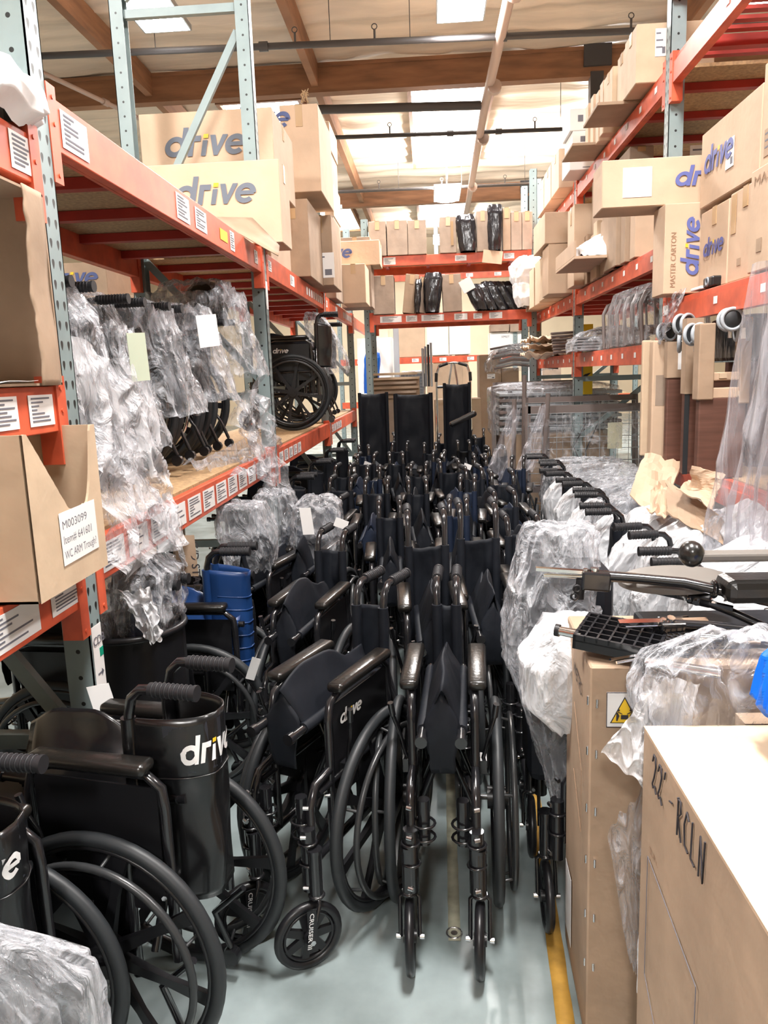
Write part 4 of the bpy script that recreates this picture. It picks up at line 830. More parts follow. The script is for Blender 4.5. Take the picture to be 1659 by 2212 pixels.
b=MB(); b.box(-1.6,1.25,.02,-1.0,1.9,.62,bev=.02); o=b.obj('storage_case','plastic'); tag(o,'black case with faint pale lettering under the near left shelf','case'); write('Rovey','steel',o,(-.998,1.35,.5),(0,1,0),(0,0,1),.05,.01,width=.16)
# ================================================================ cartons on the left upper shelf
Z=2.337; UL='cartons stacked on the left upper shelf'
carton('carton','plain carton under the big logo carton on the left upper shelf',(-1.33,5.28,Z),(.72,.7,.43),0,seed=1,group=UL)
o,d=cpx('carton','big tan carton with a blue logo behind the teal diagonal brace',(300,185,588,352),4.95,.72,z0=None,group=UL,sag=.006); logo(o,forg(*d,'F',.14,.18),(1,0,0),(0,0,1),.52,'greyblue')
o.location.z=2.775
o,d=cpx('carton','tan carton with a grey blue logo resting on the beam, its bottom flap hanging open',(320,350,607,548),4.52,.30,z0=Z+.02,group=UL,sag=.006); logo(o,forg(*d,'F',.15,.22),(1,0,0),(0,0,1),.48,'greyblue')
q=MB(); q.add([(-.12,-.155,.10),(d[0]/2-.005,-.155,.0),(d[0]/2-.02,-.40,-.05),(.1,-.30,.07)],[(0,1,2,3),(3,2,1,0)]); q.grid(lambda u,v:(-.12+(d[0]/2+.11)*u,-.156-.22*v*(.5+.5*u),.10*(1-u)+(-.05*v)),10,6,thick=.005); q=MB(); q.grid(lambda u,v:(-.12+(d[0]/2+.11)*u,-.156-.22*v*(.55+.45*u),.085*(1-u)-.05*v+.006*math.sin(u*8)),12,6,thick=.005); q=MB(); A_,B_,C2_,D_=[at(*p[:2],y=p[2])-o.location for p in ((455,468,4.15),(545,470,4.36),(604,530,4.36),(602,552,4.12))]; q.grid(lambda u,v:(A_*(1-u)+D_*u)*(1-v)+(B_*(1-u)+C2_*u)*v,6,4,thick=.005); q.obj('open_flap','kraft2',o)
o,d=cpx('carton','tall carton with a torn top and half a blue logo overhanging the left beam',(608,225,690,415),6.0,.75,group=UL,sag=.01,m='kraft'); logo(o,forg(*d,'F',-.42,.45),(1,0,0),(0,0,1),.5,'navy')
q=MB()
for i in range(9): a=i*1.3; q.tube([(.05+.03*math.cos(a),-.378,.66+.05*math.sin(a*1.7)),(.05+.03*math.cos(a+2),-.379,.66+.05*math.sin(a*1.7+2.4))],.004,4)
q.obj('tear_mark','kraftin',o)
cpx('carton','carton under the torn one, partly wrapped in film',(600,430,668,612),5.9,.7,group=UL,m='kraft2',z0=Z)
o,d=cpx('carton','narrow carton with a white label jutting over the left beam',(666,465,718,610),6.6,.6,group=UL,m='kraft2',z0=Z+.01); sticker(o,d,'F',.0,.06,.21,.20,lines=1)
zb=Z
for i,(r,Y,l) in enumerate((((690,466,722,600),7.6,'carton at the foot of the far left stack'),((700,395,720,466),7.65,'carton low in the far left stack'),((686,322,713,400),7.6,'carton second from the top of the far left stack'),((683,262,712,322),7.6,'small carton topmost of the far left stack'))):
    o,d=cpx('carton',l,r,Y,.6,group=UL,m='kraft' if i%2 else 'kraft3',z0=zb,seed=i); zb+=d[2]+.002
o,d=cpx('carton','carton showing the last letter of a blue logo, above the crossing rack',(733,458,818,512),8.7,.4,m='kraft'); logo(o,forg(*d,'F',-.31,.08),(1,0,0),(0,0,1),.44,'navy')
o.location.z=2.78; cpx('carton','carton beneath the one with the last letter of a logo',(733,512,800,572),8.72,.4,m='kraft3',z0=Z)
o,d=cpx('carton','plain tan carton overhanging the far end of the left beam',(738,570,790,665),8.2,.5,m='kraft',z0=Z)
cpx('carton','small brown carton at the far end of the left upper shelf',(745,640,780,668),8.75,.2,m='kraft3',z0=2.2) if False else None
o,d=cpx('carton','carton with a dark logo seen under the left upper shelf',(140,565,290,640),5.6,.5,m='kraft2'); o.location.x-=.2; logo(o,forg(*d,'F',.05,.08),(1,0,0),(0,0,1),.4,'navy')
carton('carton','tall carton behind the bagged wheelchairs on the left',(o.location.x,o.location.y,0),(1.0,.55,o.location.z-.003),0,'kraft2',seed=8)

# ================================================================ right upper shelf
Z3=3.127; UR='cartons standing along the right upper shelf'
yy=4.62; spec=[(.50,.10,.62,'tallest tan carton at the top of the right rack beside the upright'),(.34,.12,.50,'second tall carton on the right upper shelf'),(.28,.26,.33,'third carton on the right upper shelf, standing on jutting cardboard'),(.26,.10,.27,'thin carton fourth on the right upper shelf'),(.24,.10,.24,'thin carton fifth on the right upper shelf'),(.24,.10,.2,'thin carton sixth on the right upper shelf')]
X_=[(1.165,4.79,.42,.26,.30),(1.18,5.06,.4,.2,.28),(1.17,5.37,.42,.24,.28),(1.18,5.61,.40,.1,.33),(1.19,5.79,.40,.1,.33),(1.19,5.97,.40,.1,.34),(1.19,6.15,.4,.1,.34)]
for i,(x,y,w,dp,h) in enumerate(X_):
    o=carton('carton',['widest tan carton at the top of the right rack beside the upright','second carton on the right upper shelf','third carton on the right upper shelf, above the jutting cardboard','fourth carton on the right upper shelf, thin','fifth carton on the right upper shelf, thin','sixth carton on the right upper shelf, thin','seventh carton on the right upper shelf, nearest the white cartons'][i],(x+w/2,y,Z3+(.022 if 0<i<3 or i>4 else 0)),(w,dp,h),0,'kraft4' if i<3 else 'kraft',group=UR,tape=i<3,seed=i)
    if i==0: sticker(o,(w,dp,h),'F',.10,.13,.06,.14)
for i,(y,x0) in enumerate(((5.22,1.03),(6.05,1.03))):
    b=MB(); b.box(x0,y-.22,Z3+.003,1.6,y+.22,Z3+.022,bev=.003); o=b.obj('cardboard_slab','kraft2'); tag(o,'flat cardboard slab jutting over the right upper beam, %s'%('nearer one' if i==0 else 'farther one'),'cardboard')
WB='white printed cartons stacked on the right upper shelf'
for i,(z,dx,h) in enumerate(((Z3,0,.15),(Z3+.152,.02,.135),(Z3+.289,.0,.16))):
    d=(.46,.36,h); o=carton('white_carton',['lowest','middle','topmost'][i]+' white printed carton of the stack on the right upper shelf',(1.36+dx,6.68,z),d,0,'whitebox',group=WB,tape=False,seed=i); q=MB(); mt=face_mtx(forg(*d,'F',0,0),(1,0,0),(0,0,1))
    flat(o,'printed_marks','ink',[[(.06,h*.4),(.1,h*.4),(.1,h*.7),(.06,h*.7)],[(.16,h*.45),(.24,h*.45),(.24,h*.7),(.16,h*.7)],[(.10,h*.1),(.18,h*.1),(.18,h*.14),(.10,h*.14)]],mt,.0)
for i,(y,x,h) in enumerate(((7.3,1.14,.32),(7.75,1.14,.31),(8.2,1.14,.3))): carton('carton','%s large carton beyond the white cartons on the right upper shelf'%['first','second','third'][i],(x+.25,y,Z3),(.5,.42,h),0,'kraft',group=UR,seed=20+i)
carton('carton','carton with a white sheet on the topmost shelf at the upper right corner',(1.62,3.9,3.63),(.5,.5,.4),0,'kraft4',seed=33)
# ================================================================ right middle shelves
MR='cartons on the right middle shelf'
d=(.74,.25,.225); o=carton('carton','long tan carton with a blue logo laid crosswise on top of the upright carton',(1.245,4.215,2.375),d,R(-1.5),'kraft',group=MR,sag=.006,tape=False); logo(o,forg(*d,'F',.345,.085),(1,0,0),(0,0,1),.30,'navy2'); sticker(o,d,'F',.10,.045,.14,.14,lines=0)
b=MB(); b.box(.38,-.127,.01,.62,-.1255,.013); 
d=(.27,.2,.425); o=carton('carton','upright tan carton with a sideways blue logo beneath the long one',(1.29,4.1,1.94),d,0,'kraft',group=MR,sag=.006,tape=False); logo(o,forg(*d,'F',.165,.08),(0,0,1),(-1,0,0),.28,'navy2'); write('MASTER CARTON','faint',o,forg(*d,'F',.055,.03),(0,0,1),(-1,0,0),.035,width=.26)
def bigc(label,y0,y1,z0,z1,x0=1.31,x1=1.8,lg=True,**k):
    d=(x1-x0,y1-y0,z1-z0); o=carton('carton',label,((x0+x1)/2,(y0+y1)/2,z0),d,0,'kraft',group='large cartons stacked on the near right shelf',sag=.008,**k)
    if lg: logo(o,forg(*d,'L',.05,d[2]*.42),(0,-1,0),(0,0,1),min(.36,d[1]*.75),'navy2')
    return o,d
o,d=bigc('lower large carton of the near right shelf, with a slanted blue logo',3.60,3.95,1.94,2.30); 
o,d=bigc('lower carton beside the slanted logo carton, taped and unprinted',3.26,3.585,1.94,2.31,lg=False); sticker(o,d,'L',.1,.06,.04,.03,lines=0,m='kraft2',name='printed_square'); sticker(o,d,'L',.02,.2,.05,.16,lines=0,m='tape',name='tape_strip')
o,d=bigc('lower carton at the right edge marked with large grey letters',2.7,3.245,1.94,2.32,x0=1.26,lg=False); write('MASTER','faint',o,forg(*d,'L',.03,.32),(0,-1,0),(0,0,1),.05,width=.3); sticker(o,d,'L',.08,.07,.045,.05,lines=0,m='kraft2',name='printed_square')
o,d=bigc('upper large carton of the near right shelf, with slanted logo and white label',3.30,3.98,2.325,2.66); sticker(o,d,'L',.32,.10,.09,.12,lines=2)
o,d=bigc('upper carton at the right edge on the near right shelf',2.75,3.29,2.325,2.72,lg=False); sticker(o,d,'L',.03,.05,.1,.1,lines=3,m='kraft2',name='printed_square')
t=empty('tape_dispenser',(1.30,3.72,1.94)); tag(t,'small black and white gadget on the near right beam below the slanted logo','gadget'); MB().box(-.03,-.06,0,.03,.06,.045,bev=.008).obj('dispenser_body','plastic',t); MB().box(-.04,.06,0,.02,.2,.014,bev=.003).obj('white_strip','white',t); q=MB(); q.torus((-.03,0,.024),.016,.006,'X',16,6); q.obj('roll','grey',t)
o,d=cpx('carton','carton with a barcode label high behind the right upright',(1455,285,1560,352),5.2,.5,m='kraft2',group=MR); sticker(o,d,'F',.10,.05,.2,.16)
o.location.z=2.72; carton('carton','carton carrying the barcode label carton on the middle shelf',(o.location.x,5.45,2.245),(.6,.5,.47),0,'kraft2',seed=3,group=MR)
for i,(r,Y) in enumerate((((1360,315,1412,362),5.3),((1340,340,1362,362),5.9))):
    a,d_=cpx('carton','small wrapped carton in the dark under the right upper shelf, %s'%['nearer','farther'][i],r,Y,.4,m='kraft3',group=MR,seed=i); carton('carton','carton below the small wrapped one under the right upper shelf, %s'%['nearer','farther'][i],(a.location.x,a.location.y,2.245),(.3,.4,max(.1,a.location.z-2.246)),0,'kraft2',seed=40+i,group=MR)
for i in range(8):
    y=5.0+.2*i; h=.34+.03*((i*7)%3); carton('carton','thin upright carton in the middle right shelf row, number from the near upright %s'%['one','two','three','four','five','six','seven','eight'][i] if False else '%s thin upright carton on the right middle shelf counted from the near upright'%['first','second','third','fourth','fifth','sixth','seventh','eighth'][i],(1.47-.01*(i%3),y,2.245),(.44,.12,h),0,['kraft','kraft2','kraft4'][i%3],group=MR,tape=False,seed=60+i)
b=MB(); b.box(1.0,5.55,2.33,1.6,6.35,2.35,bev=.004); b.box(1.0,5.55,2.35,1.012,6.35,2.45); o=b.obj('cardboard_tray','kraft'); tag(o,'flat cardboard tray jutting out over the right middle beam','cardboard')
bag('white foam and clear film heap on the jutting cardboard tray',[(2.355,1.2,5.85,.16,.28),(2.42,1.22,5.9,.18,.3),(2.50,1.3,5.95,.12,.2),(2.53,1.32,5.95,.06,.1)],'foam',.03,91,name='foam_wrap',cat='foam wrap')
carton('carton','carton standing beside the second right upright on the middle shelf',(1.36,6.6,2.245),(.4,.3,.62),0,'kraft',seed=77,group=MR)
for i,(y,h,x) in enumerate(((7.25,.42,1.0),(7.7,.4,1.03),(8.15,.42,1.05),(8.6,.4,1.05),(9.0,.38,1.06))): carton('carton','%s tall carton on the far right middle shelf'%['first','second','third','fourth','fifth'][i],(x+.3,y,2.245),(.5,.36,h),0,'kraft4' if i%2 else 'kraft',group=MR,seed=80+i,tape=False)
carton('carton','taped carton lying on top of the tall cartons on the far right middle shelf',(1.27,7.45,2.67),(.5,.75,.26),0,'kraft',group=MR,seed=88)
# second level of the right rack
bag('flat bagged bundle on the lower right shelf beside the second upright',[(1.725,1.42,6.45,.3,.3),(1.80,1.42,6.45,.3,.3),(1.87,1.45,6.45,.24,.24),(1.90,1.45,6.45,.1,.1)],'film',.03,101)
b=MB(); 
for i in range(5): b.box(1.15,6.2,1.73+.022*i,1.7,6.7,1.745+.022*i)
o=b.obj('panel_stack','steel'); tag(o,'stack of grey panels inside the flat bagged bundle on the lower right shelf','panel','')
BR='arched bed rails standing in film on the lower right shelf'
def rail():
    t=empty('bed_rail'); q=MB(); q.tube([(-.2,0,0),(-.2,0,.24),(-.17,0,.3),(-.1,0,.33),(.1,0,.33),(.17,0,.3),(.2,0,.24),(.2,0,0)],.013,8); q.tube([(-.2,0,.1),(.2,0,.1)],.010,6); q.tube([(0,0,.1),(0,0,.33)],.008,6); q.obj('rail_tube','bed',t)
    return t
r0=rail()
for i in range(6):
    r=r0 if i==0 else copy_tree(r0); r.location=(1.45,4.75+.2*i,1.725); r.rotation_euler=(R(-8),0,R(6)); tag(r,'%s arched bed rail on the lower right shelf, counted from the near upright'%['first','second','third','fourth','fifth','sixth'][i],'bed rail',BR)
bag('clear film wrapped round the arched bed rails on the lower right shelf',[(1.725,1.45,5.2,.24,.55),(1.95,1.45,5.2,.24,.55),(2.07,1.45,5.2,.2,.5),(2.10,1.45,5.2,.1,.4)],'filmthin',.02,103)
for i in range(3): sheet('kraft_paper','%s crumpled kraft paper layer jutting from the far lower right shelf'%['lowest','middle','topmost'][i],'paper',[(.92+.03*i,7.6,1.74+.07*i),(1.35,7.45,1.73+.07*i),(1.4,8.6,1.75+.07*i),(1.0,8.8,1.76+.07*i)],'kraft',.05,110+i,20,20,th=.004)
for i in range(7):
    q=MB(); a=(i-3)*.05; q.tube([(1.1,7.1+.02*i,1.74+.028*i),(1.7,7.4+a,1.76+.03*i)],.012,6); o=q.obj('metal_rail','bed'); tag(o,'dark metal rail lying in the heap by the second right upright','rail','dark rails heaped by the second right upright')
# ================================================================ bed panels, casters and wreckage
BP='bed end panels standing on the low right beam'
def panel(label,px,Y,dp,m,cat='bed panel',name='bed_end_panel',z0=None,rz=0):
    x0,y0,x1,y1=px; a=at(x0,(y0+y1)/2,y=Y); b_=at(x1,(y0+y1)/2,y=Y); zt=at((x0+x1)/2,y0,y=Y).z; zb=at((x0+x1)/2,y1,y=Y).z if z0 is None else z0
    w=b_.x-a.x; h=zt-zb; q=MB().box(-w/2,0,0,w/2,dp,h,bev=.008); o=q.obj(name,m); o.location=((a.x+b_.x)/2,Y,zb); o.rotation_euler=(0,0,rz); tag(o,label,cat,BP); return o,(w,dp,h)
ZB=1.105
o,d=panel('thin cardboard sleeve leftmost of the standing bed panels',(1386,735,1408,980),4.32,.03,'kraft4','cardboard','cardboard_sleeve',z0=ZB)
o,d=panel('thick cardboard wrapped bed end with grey print, left of the walnut panels',(1408,735,1446,980),4.2,.07,'kraft','cardboard','cardboard_sleeve',z0=ZB); 
q=MB().box(-d[0]*.3,-.001,.28,d[0]*.35,0,.44); q.obj('printed_patch','kraft3',o)
o,d=panel('dark walnut bed end standing behind the thick cardboard sleeve',(1440,742,1482,982),4.05,.04,'walnut',z0=ZB); q=MB().box(-d[0]/2-.004,-.006,d[2]-.17,d[0]/2+.01,.046,d[2]+.01); q.obj('cardboard_corner','kraft2',o); MB().box(.0,-.008,d[2]-.13,.02,-.005,d[2]+.005).obj('label_sticker','paper',o)
o,d=panel('narrow walnut bed end seen edge on between the wider ones',(1480,690,1512,1005),3.62,.05,'walnut',z0=ZB-.01); q=MB().box(-d[0]/2-.004,-.006,d[2]-.33,d[0]/2+.004,.056,d[2]+.006); q.obj('cardboard_corner','kraft2',o); MB().box(-d[0]/2-.002,-.003,0,-d[0]/2+.02,.0,d[2]-.33).obj('dark_edge','tyre',o)
a=at(1505,1010,y=3.4); b2=at(1605,1010,y=3.4); w=b2.x-a.x; H0=at(1550,858,y=3.4).z-ZB
t=empty('bed_end_panel',((a.x+b2.x)/2,3.4,ZB)); tag(t,'wide walnut bed end with cardboard posts at the front of the row','bed panel',BP)
MB().box(-w/2,0,0,w/2,.045,H0,bev=.006).obj('laminate_panel','walnut',t)
MB().box(-w/2-.012,-.012,H0-.01,-w/2+.055,.06,H0+.31,bev=.005).obj('cardboard_post','kraft2',t); MB().box(w/2-.035,-.012,H0-.03,w/2+.01,.06,H0+.33,bev=.005).obj('cardboard_post','kraft2',t)
MB().box(-w/2+.05,.0,H0-.005,w/2-.03,.05,H0+.04,bev=.004).obj('cardboard_strip','kraft',t); MB().box(-w/2+.05,.0,H0+.07,w/2-.03,.05,H0+.105,bev=.004).obj('cardboard_strip','kraft',t); MB().box(-w/2+.06,.02,H0+.04,w/2-.03,.04,H0+.07).obj('laminate_strip','walnut',t)
for x in (-.02,.05): MB().box(x,-.01,H0+(.0 if x>0 else .08),x+.03,.0,H0+(.025 if x>0 else .1)).obj('tape_tab','kraft4',t)
for i,y in enumerate((3.75,3.9,4.05)): 
    q=MB().box(1.5,y,ZB,1.9,y+.04,1.75,bev=.005); o=q.obj('bed_end_panel','walnut'); tag(o,'%s dark bed end in shadow at the back of the low right shelf'%['nearest','middle','farthest'][i],'bed panel',BP)
def castr():
    t=empty('bed_caster'); 
    for s in (-1,1):
        q=MB(); q.torus((s*.022,0,0),.042,.008,'X',28,8,.009); q.obj('grey_ring','grey_light',t)
        q=MB(); q.grid(lambda u,v:(s*(.022+.012*(1-v**2)),.038*v*math.cos(2*PI*u),.038*v*math.sin(2*PI*u)),24,6); q.cyl((s*.012,0,0),(s*.026,0,0),.038,24); q.obj('wheel_disc','tyre',t)
    q=MB(); q.cyl((0,0,-.075),(0,0,-.03),.008,10); q.box(-.014,-.02,-.04,.014,.02,.01,bev=.004); q.obj('stem','zinc',t)
    return t
M['grey_light']=mat('pale_grey_plastic',(.42,.46,.5),.45)
CL=[]; c0=castr(); CS=[(1440,717,4.2,-60),(1478,700,3.75,-60),(1503,722,3.5,-62),(1578,690,3.35,-90),(1478,740,3.9,-20),(1604,712,3.4,-10)]
for i,(px,py,Y,rz) in enumerate(CS):
    c=c0 if i==0 else copy_tree(c0); c.location=at(px,py,y=Y); c.rotation_euler=(0,0,R(rz)); (lambda w:[setattr(c,'location',w),setattr(c,'name','caster')])(c.location.copy()); CL.append(c); tag(c,['leftmost twin wheel caster, on the thick cardboard sleeve','upper twin wheel caster in the middle of the bed panels','large front twin wheel caster on the wide walnut panel','dark caster turned sideways under the near right beam','small caster half hidden behind the narrow walnut panel','rightmost caster beside the hanging film'][i],'caster','grey ringed casters on top of the bed panels')
bpy.context.view_layer.update()
for c,pn in zip(CL,('thick cardboard','wide walnut','wide walnut','wide walnut','narrow walnut','wide walnut')):
    pr=next(o for o in bpy.data.objects if o.get('label','').startswith(pn)); mw=c.matrix_world.copy(); c.parent=pr; c.matrix_parent_inverse=Matrix(); c.matrix_local=pr.matrix_world.inverted()@mw
    for k_ in ('label','category','group'): del c[k_]
q=MB(); q.box(1.35,3.45,1.60,1.75,3.9,1.80,bev=.02); o=q.obj('wrapped_mattress','darkbag'); tag(o,'shiny black wrapped bundle in the dark below the near right beam','bundle')
sheet('plastic_film','wide clear film curtain hanging from the near right beam to below the low beam','plastic film',[(1.10,3.12,.82),(1.14,2.5,.72),(1.20,2.5,1.95),(1.20,3.02,1.95)],'filmhang',.02,121,60,70,fold=.035,ff=22)
sheet('plastic_film','second film curtain layer behind the wide one at the right edge','plastic film',[(1.16,3.0,.8),(1.2,2.4,.7),(1.225,2.4,1.96),(1.225,2.9,1.96)],'filmhang',.02,122,60,70,fold=.03,ff=17)
sheet('plastic_film','torn strip of clear film at the left end of the near right beam','plastic film',[(1.20,4.25,1.72),(1.2,4.15,1.70),(1.21,3.8,1.95),(1.21,4.1,1.95)],'film',.02,123)
bag('grey translucent bag clump under the low right beam',[(.70,1.18,3.1,.10,.10),(.85,1.18,3.1,.12,.12),(.98,1.2,3.15,.08,.09)],'film',.03,124)
WR='torn cardboard wreckage draped over the low right beam'
def wreck(label,P,seed,amp=.05,m='kraft',n=9):
    P=[Vector(p) for p in P]; q=MB(); nr=(P[1]-P[0]).cross(P[3]-P[0]).normalized()
    q.grid(lambda u,v:(P[0]*(1-u)+P[1]*u)*(1-v)+(P[3]*(1-u)+P[2]*u)*v+nr*amp*(rid(Vector((u*1.6,v*1.6,seed)))-.3)+(P[1]-P[0])*.05*noise.noise(Vector((v*6,u*2,seed)))+(P[3]-P[0])*.06*noise.noise(Vector((u*6,v*2,seed+4))),n,n,thick=.006,smooth=False); o=q.obj('torn_cardboard',m); tag(o,label,'cardboard',WR); return o
Wp=lambda a,b,c,d:[at(*a[:2],y=a[2]),at(*b[:2],y=b[2]),at(*c[:2],y=c[2]),at(*d[:2],y=d[2])]
wreck('crumpled pale cardboard at the left of the wreckage, left of the low beam end',Wp((1365,1080,3.9),(1440,1140,3.6),(1470,990,3.95),(1395,985,4.2)),1)
wreck('folded cardboard edge hanging below the left piece of wreckage',Wp((1400,1110,3.5),(1440,1130,3.4),(1450,1040,3.6),(1410,1050,3.7)),2)
wreck('raised pale flap of cardboard in front of the wide walnut panel',Wp((1490,1050,3.35),(1550,1070,3.2),(1568,1025,3.2),(1498,1005,3.3)),3,.02)
wreck('torn flat cardboard spread in the middle of the wreckage',Wp((1460,1060,3.3),(1540,1095,3.1),(1545,1060,3.2),(1490,1040,3.5)),4,.02)
wreck('long sloping cardboard edge at the bottom of the wreckage',Wp((1440,1110,3.3),(1562,1180,3.0),(1560,1120,3.1),(1440,1040,3.6)),5,.02,'kraft2')
# ================================================================ wrapped bed frames beyond the row
def bedframe(t,w,h,nx,nz):
    q=MB()
    for x in (-w/2,w/2): q.box(x-.022,-.02,0,x+.022,.02,h)
    q.box(-w/2,-.02,h-.05,w/2,.02,h); q.box(-w/2,-.02,.05,w/2,.02,.1); q.box(-w/2+.14,-.015,.1,-w/2+.18,.015,h-.05)
    q.obj('steel_frame','bed',t); q=MB()
    for i in range(nx+1): x=-w/2+w*i/nx; q.tube([(x,-.024,.1),(x,-.024,h-.05)],.003,4)
    for i in range(nz+1): z=.1+(h-.15)*i/nz; q.tube([(-w/2,-.026,z),(w/2,-.026,z)],.003,4)
    q.obj('wire_mesh','steel',t)
t=empty('hospital_bed',(1.28,6.55,.62)); tag(t,'upright bed frame with wire mesh and a pale label, wrapped in film','bed frame'); bedframe(t,.95,.62,8,6); t.location.z=.5; t.scale=(1,1,1.28)
q=MB().box(.18,-.034,.33,.30,-.032,.50); q.obj('label_sticker',mat('cream_label',(.85,.82,.6)),t)
q=MB(); q.tube([(.0,-.03,.5),(-.1,-.04,.35),(-.02,-.04,.2),(-.12,-.03,.05)],.005,6); q.tube([(.1,-.03,.5),(.0,-.04,.32),(.03,-.04,.12)],.005,6); q.obj('cable','plastic',t)
for i,(x,y,zz,h,w,rz) in enumerate(((1.3,6.75,.5,.86,.95,2),(1.05,7.5,.5,.95,.9,-4),(1.15,8.1,.5,.98,.95,3))):
    t=empty('hospital_bed',(x,y,zz-.5)); tag(t,['second upright bed frame just behind the labelled one','third bed frame leaning farther back behind the film','farthest bed frame in the wrapped group'][i],'bed frame'); bedframe(t,w,h+.5,6,7); t.rotation_euler=(R(-5),0,R(rz))
t=empty('bed_base_stack',(1.2,7.9,0)); tag(t,'pile of flat bed frames shrink wrapped together below the far right shelf','bed base')
for i in range(7): q=MB().box(-.55,-.45,1.02+.055*i,.6,.4,1.05+.055*i,bev=.004); q.obj('flat_frame','bed' if i%2 else 'steel',t)
MB().box(-.5,-.4,0,.5,.35,1.0).obj('support_base','kraft2',t)
bag('glossy shrink film round the pile of flat bed frames',[(.98,1.2,7.9,.62,.5),(1.2,1.2,7.9,.63,.5),(1.42,1.2,7.9,.62,.5),(1.45,1.2,7.9,.5,.4)],'film',.03,131,name='shrink_film',cat='plastic film')
sheet('shrink_film','clear film drawn across the labelled upright bed frame','plastic film',[(.78,6.42,.5),(1.8,6.42,.5),(1.85,6.42,1.32),(.78,6.42,1.17)],'filmthin',.04,132,fold=.02)
for i,(A,B,C_,Dd) in enumerate(((at(1040,1035,y=6.5),at(1100,1040,y=6.4),at(1125,885,y=6.6),at(1108,880,y=6.6)),(at(1110,1025,y=6.35),at(1165,1010,y=6.3),at(1180,872,y=6.4),at(1166,880,y=6.4)))):
    sheet('plastic_film','%s slanting cone of dull film over an upright post of the bed frames'%['left','right'][i],'plastic film',[A,B,C_,Dd],'filmhang',.03,140+i,fold=.02)
for i,(px,y0,y1,Y) in enumerate(((1108,862,1020,6.7),(1170,850,1010,6.45),(1130,810,900,7.0))):
    a=at(px,y1,y=Y); a.z=min(a.z,.5); b2=at(px+(14 if i==1 else 3),y0,y=Y); q=MB(); q.tube([a,b2],.02,8); o=q.obj('bed_post','bed'); tag(o,['dull brown post under the left film cone','leaning thin post under the right film cone','post rising behind the two film cones'][i],'post')
q=MB(); q.box(-.07,-.01,0,.07,.01,.62); o=q.obj('warning_board','signyellow'); a=at(1262,852,y=7.15); o.location=a; tag(o,'yellow board with black slanted marks behind the second right upright','sign')
for zz in (.12,.42): 
    q=MB(); q.add([(-.06,-.0115,zz),(.0,-.0115,zz+.02),(.06,-.0115,zz+.075),(.0,-.0115,zz+.06)],[(0,1,2,3)]); q.obj('black_mark','marker',o)
# ================================================================ cross rack goods
GX='cartons on the crossing rack'
def X(r,lab,Y=9.15,dp=.35,m='kraft3',z0=2.933,**k): return cpx('carton',lab,r,Y,dp,m=m,z0=z0,group=GX,**k)
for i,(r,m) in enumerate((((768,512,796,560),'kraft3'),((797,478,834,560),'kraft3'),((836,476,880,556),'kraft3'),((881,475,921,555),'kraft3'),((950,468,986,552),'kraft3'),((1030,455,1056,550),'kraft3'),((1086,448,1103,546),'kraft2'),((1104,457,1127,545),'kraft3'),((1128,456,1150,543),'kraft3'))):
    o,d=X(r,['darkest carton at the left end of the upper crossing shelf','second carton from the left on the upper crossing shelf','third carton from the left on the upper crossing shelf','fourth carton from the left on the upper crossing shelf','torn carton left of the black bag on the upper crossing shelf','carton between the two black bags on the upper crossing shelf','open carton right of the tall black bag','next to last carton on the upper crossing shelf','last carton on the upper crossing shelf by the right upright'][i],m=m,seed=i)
    if i==4: q=MB(); q.box(.03,-.18,.08,.06,-.174,.34); q.obj('tear_mark','kraftin',o)
def blackbag(label,r,Y,z0,lean=0,seed=1,m='darkbag',ry=.12):
    x0,y0,x1,y1=r; a=at(x0,y1,y=Y);b_=at(x1,y1,y=Y); zt=at((x0+x1)/2,y0,y=Y).z; cx=(a.x+b_.x)/2; rx=(b_.x-a.x)/2; h=zt-z0
    return bag(label,[(z0,cx,Y+.1,rx*.75,ry),(z0+h*.3,cx+lean*.3,Y+.1,rx*.9,ry),(z0+h*.85,cx+lean*.85,Y+.1,rx,ry*.9),(zt,cx+lean,Y+.1,rx*.8,ry*.6)],m,.015,seed,name='black_bag',cat='bag',group='black bags on the crossing rack',n=40,rows=24)
blackbag('shorter black bag leaning on the upper crossing shelf',(990,462,1034,550),9.1,2.935,-.03,1)
blackbag('tallest black bag standing on the upper crossing shelf',(1052,440,1086,546),9.1,2.935,.01,2)
for i,(r,m,tl) in enumerate((((806,595,851,684),'kraft3',0),((868,592,897,682),'kraft2',.12),((900,598,916,682),'kraft3',.12),((957,592,998,681),'kraft3',-.03))):
    o,d=X(r,['pale taped carton at the left of the lower crossing shelf','leaning brown carton on the lower crossing shelf','thin leaning carton before the black bag on the lower crossing shelf','carton right of the gap on the lower crossing shelf'][i],m=m,z0=2.285,seed=30+i); o.rotation_euler=(0,tl,0)
blackbag('tall flat black bag in an open carton on the lower crossing shelf',(912,588,953,681),9.1,2.285,.03,3); blackbag('narrow black bag between leaning cartons on the lower crossing shelf',(893,602,908,680),9.1,2.285,.03,4)
for i,(x,l) in enumerate(((1000,-.12),(1022,-.15),(1045,-.17),(1068,-.2),(1092,-.2))):
    blackbag('%s slumped shiny black bag in the leaning heap of the lower crossing shelf'%['first','second','third','fourth','fifth'][i],(x+25,612-6*(i>1),x+58,678),9.05+.06*i,2.285,l,5+i)
b=MB().box(-.07,-.02,0,.07,.02,.14); o=b.obj('white_carton','whitebox'); o.location=at(1015,628,y=8.98); o.rotation_euler=(0,R(-28),0); tag(o,'small white box tilted on the slumped black bags','box')
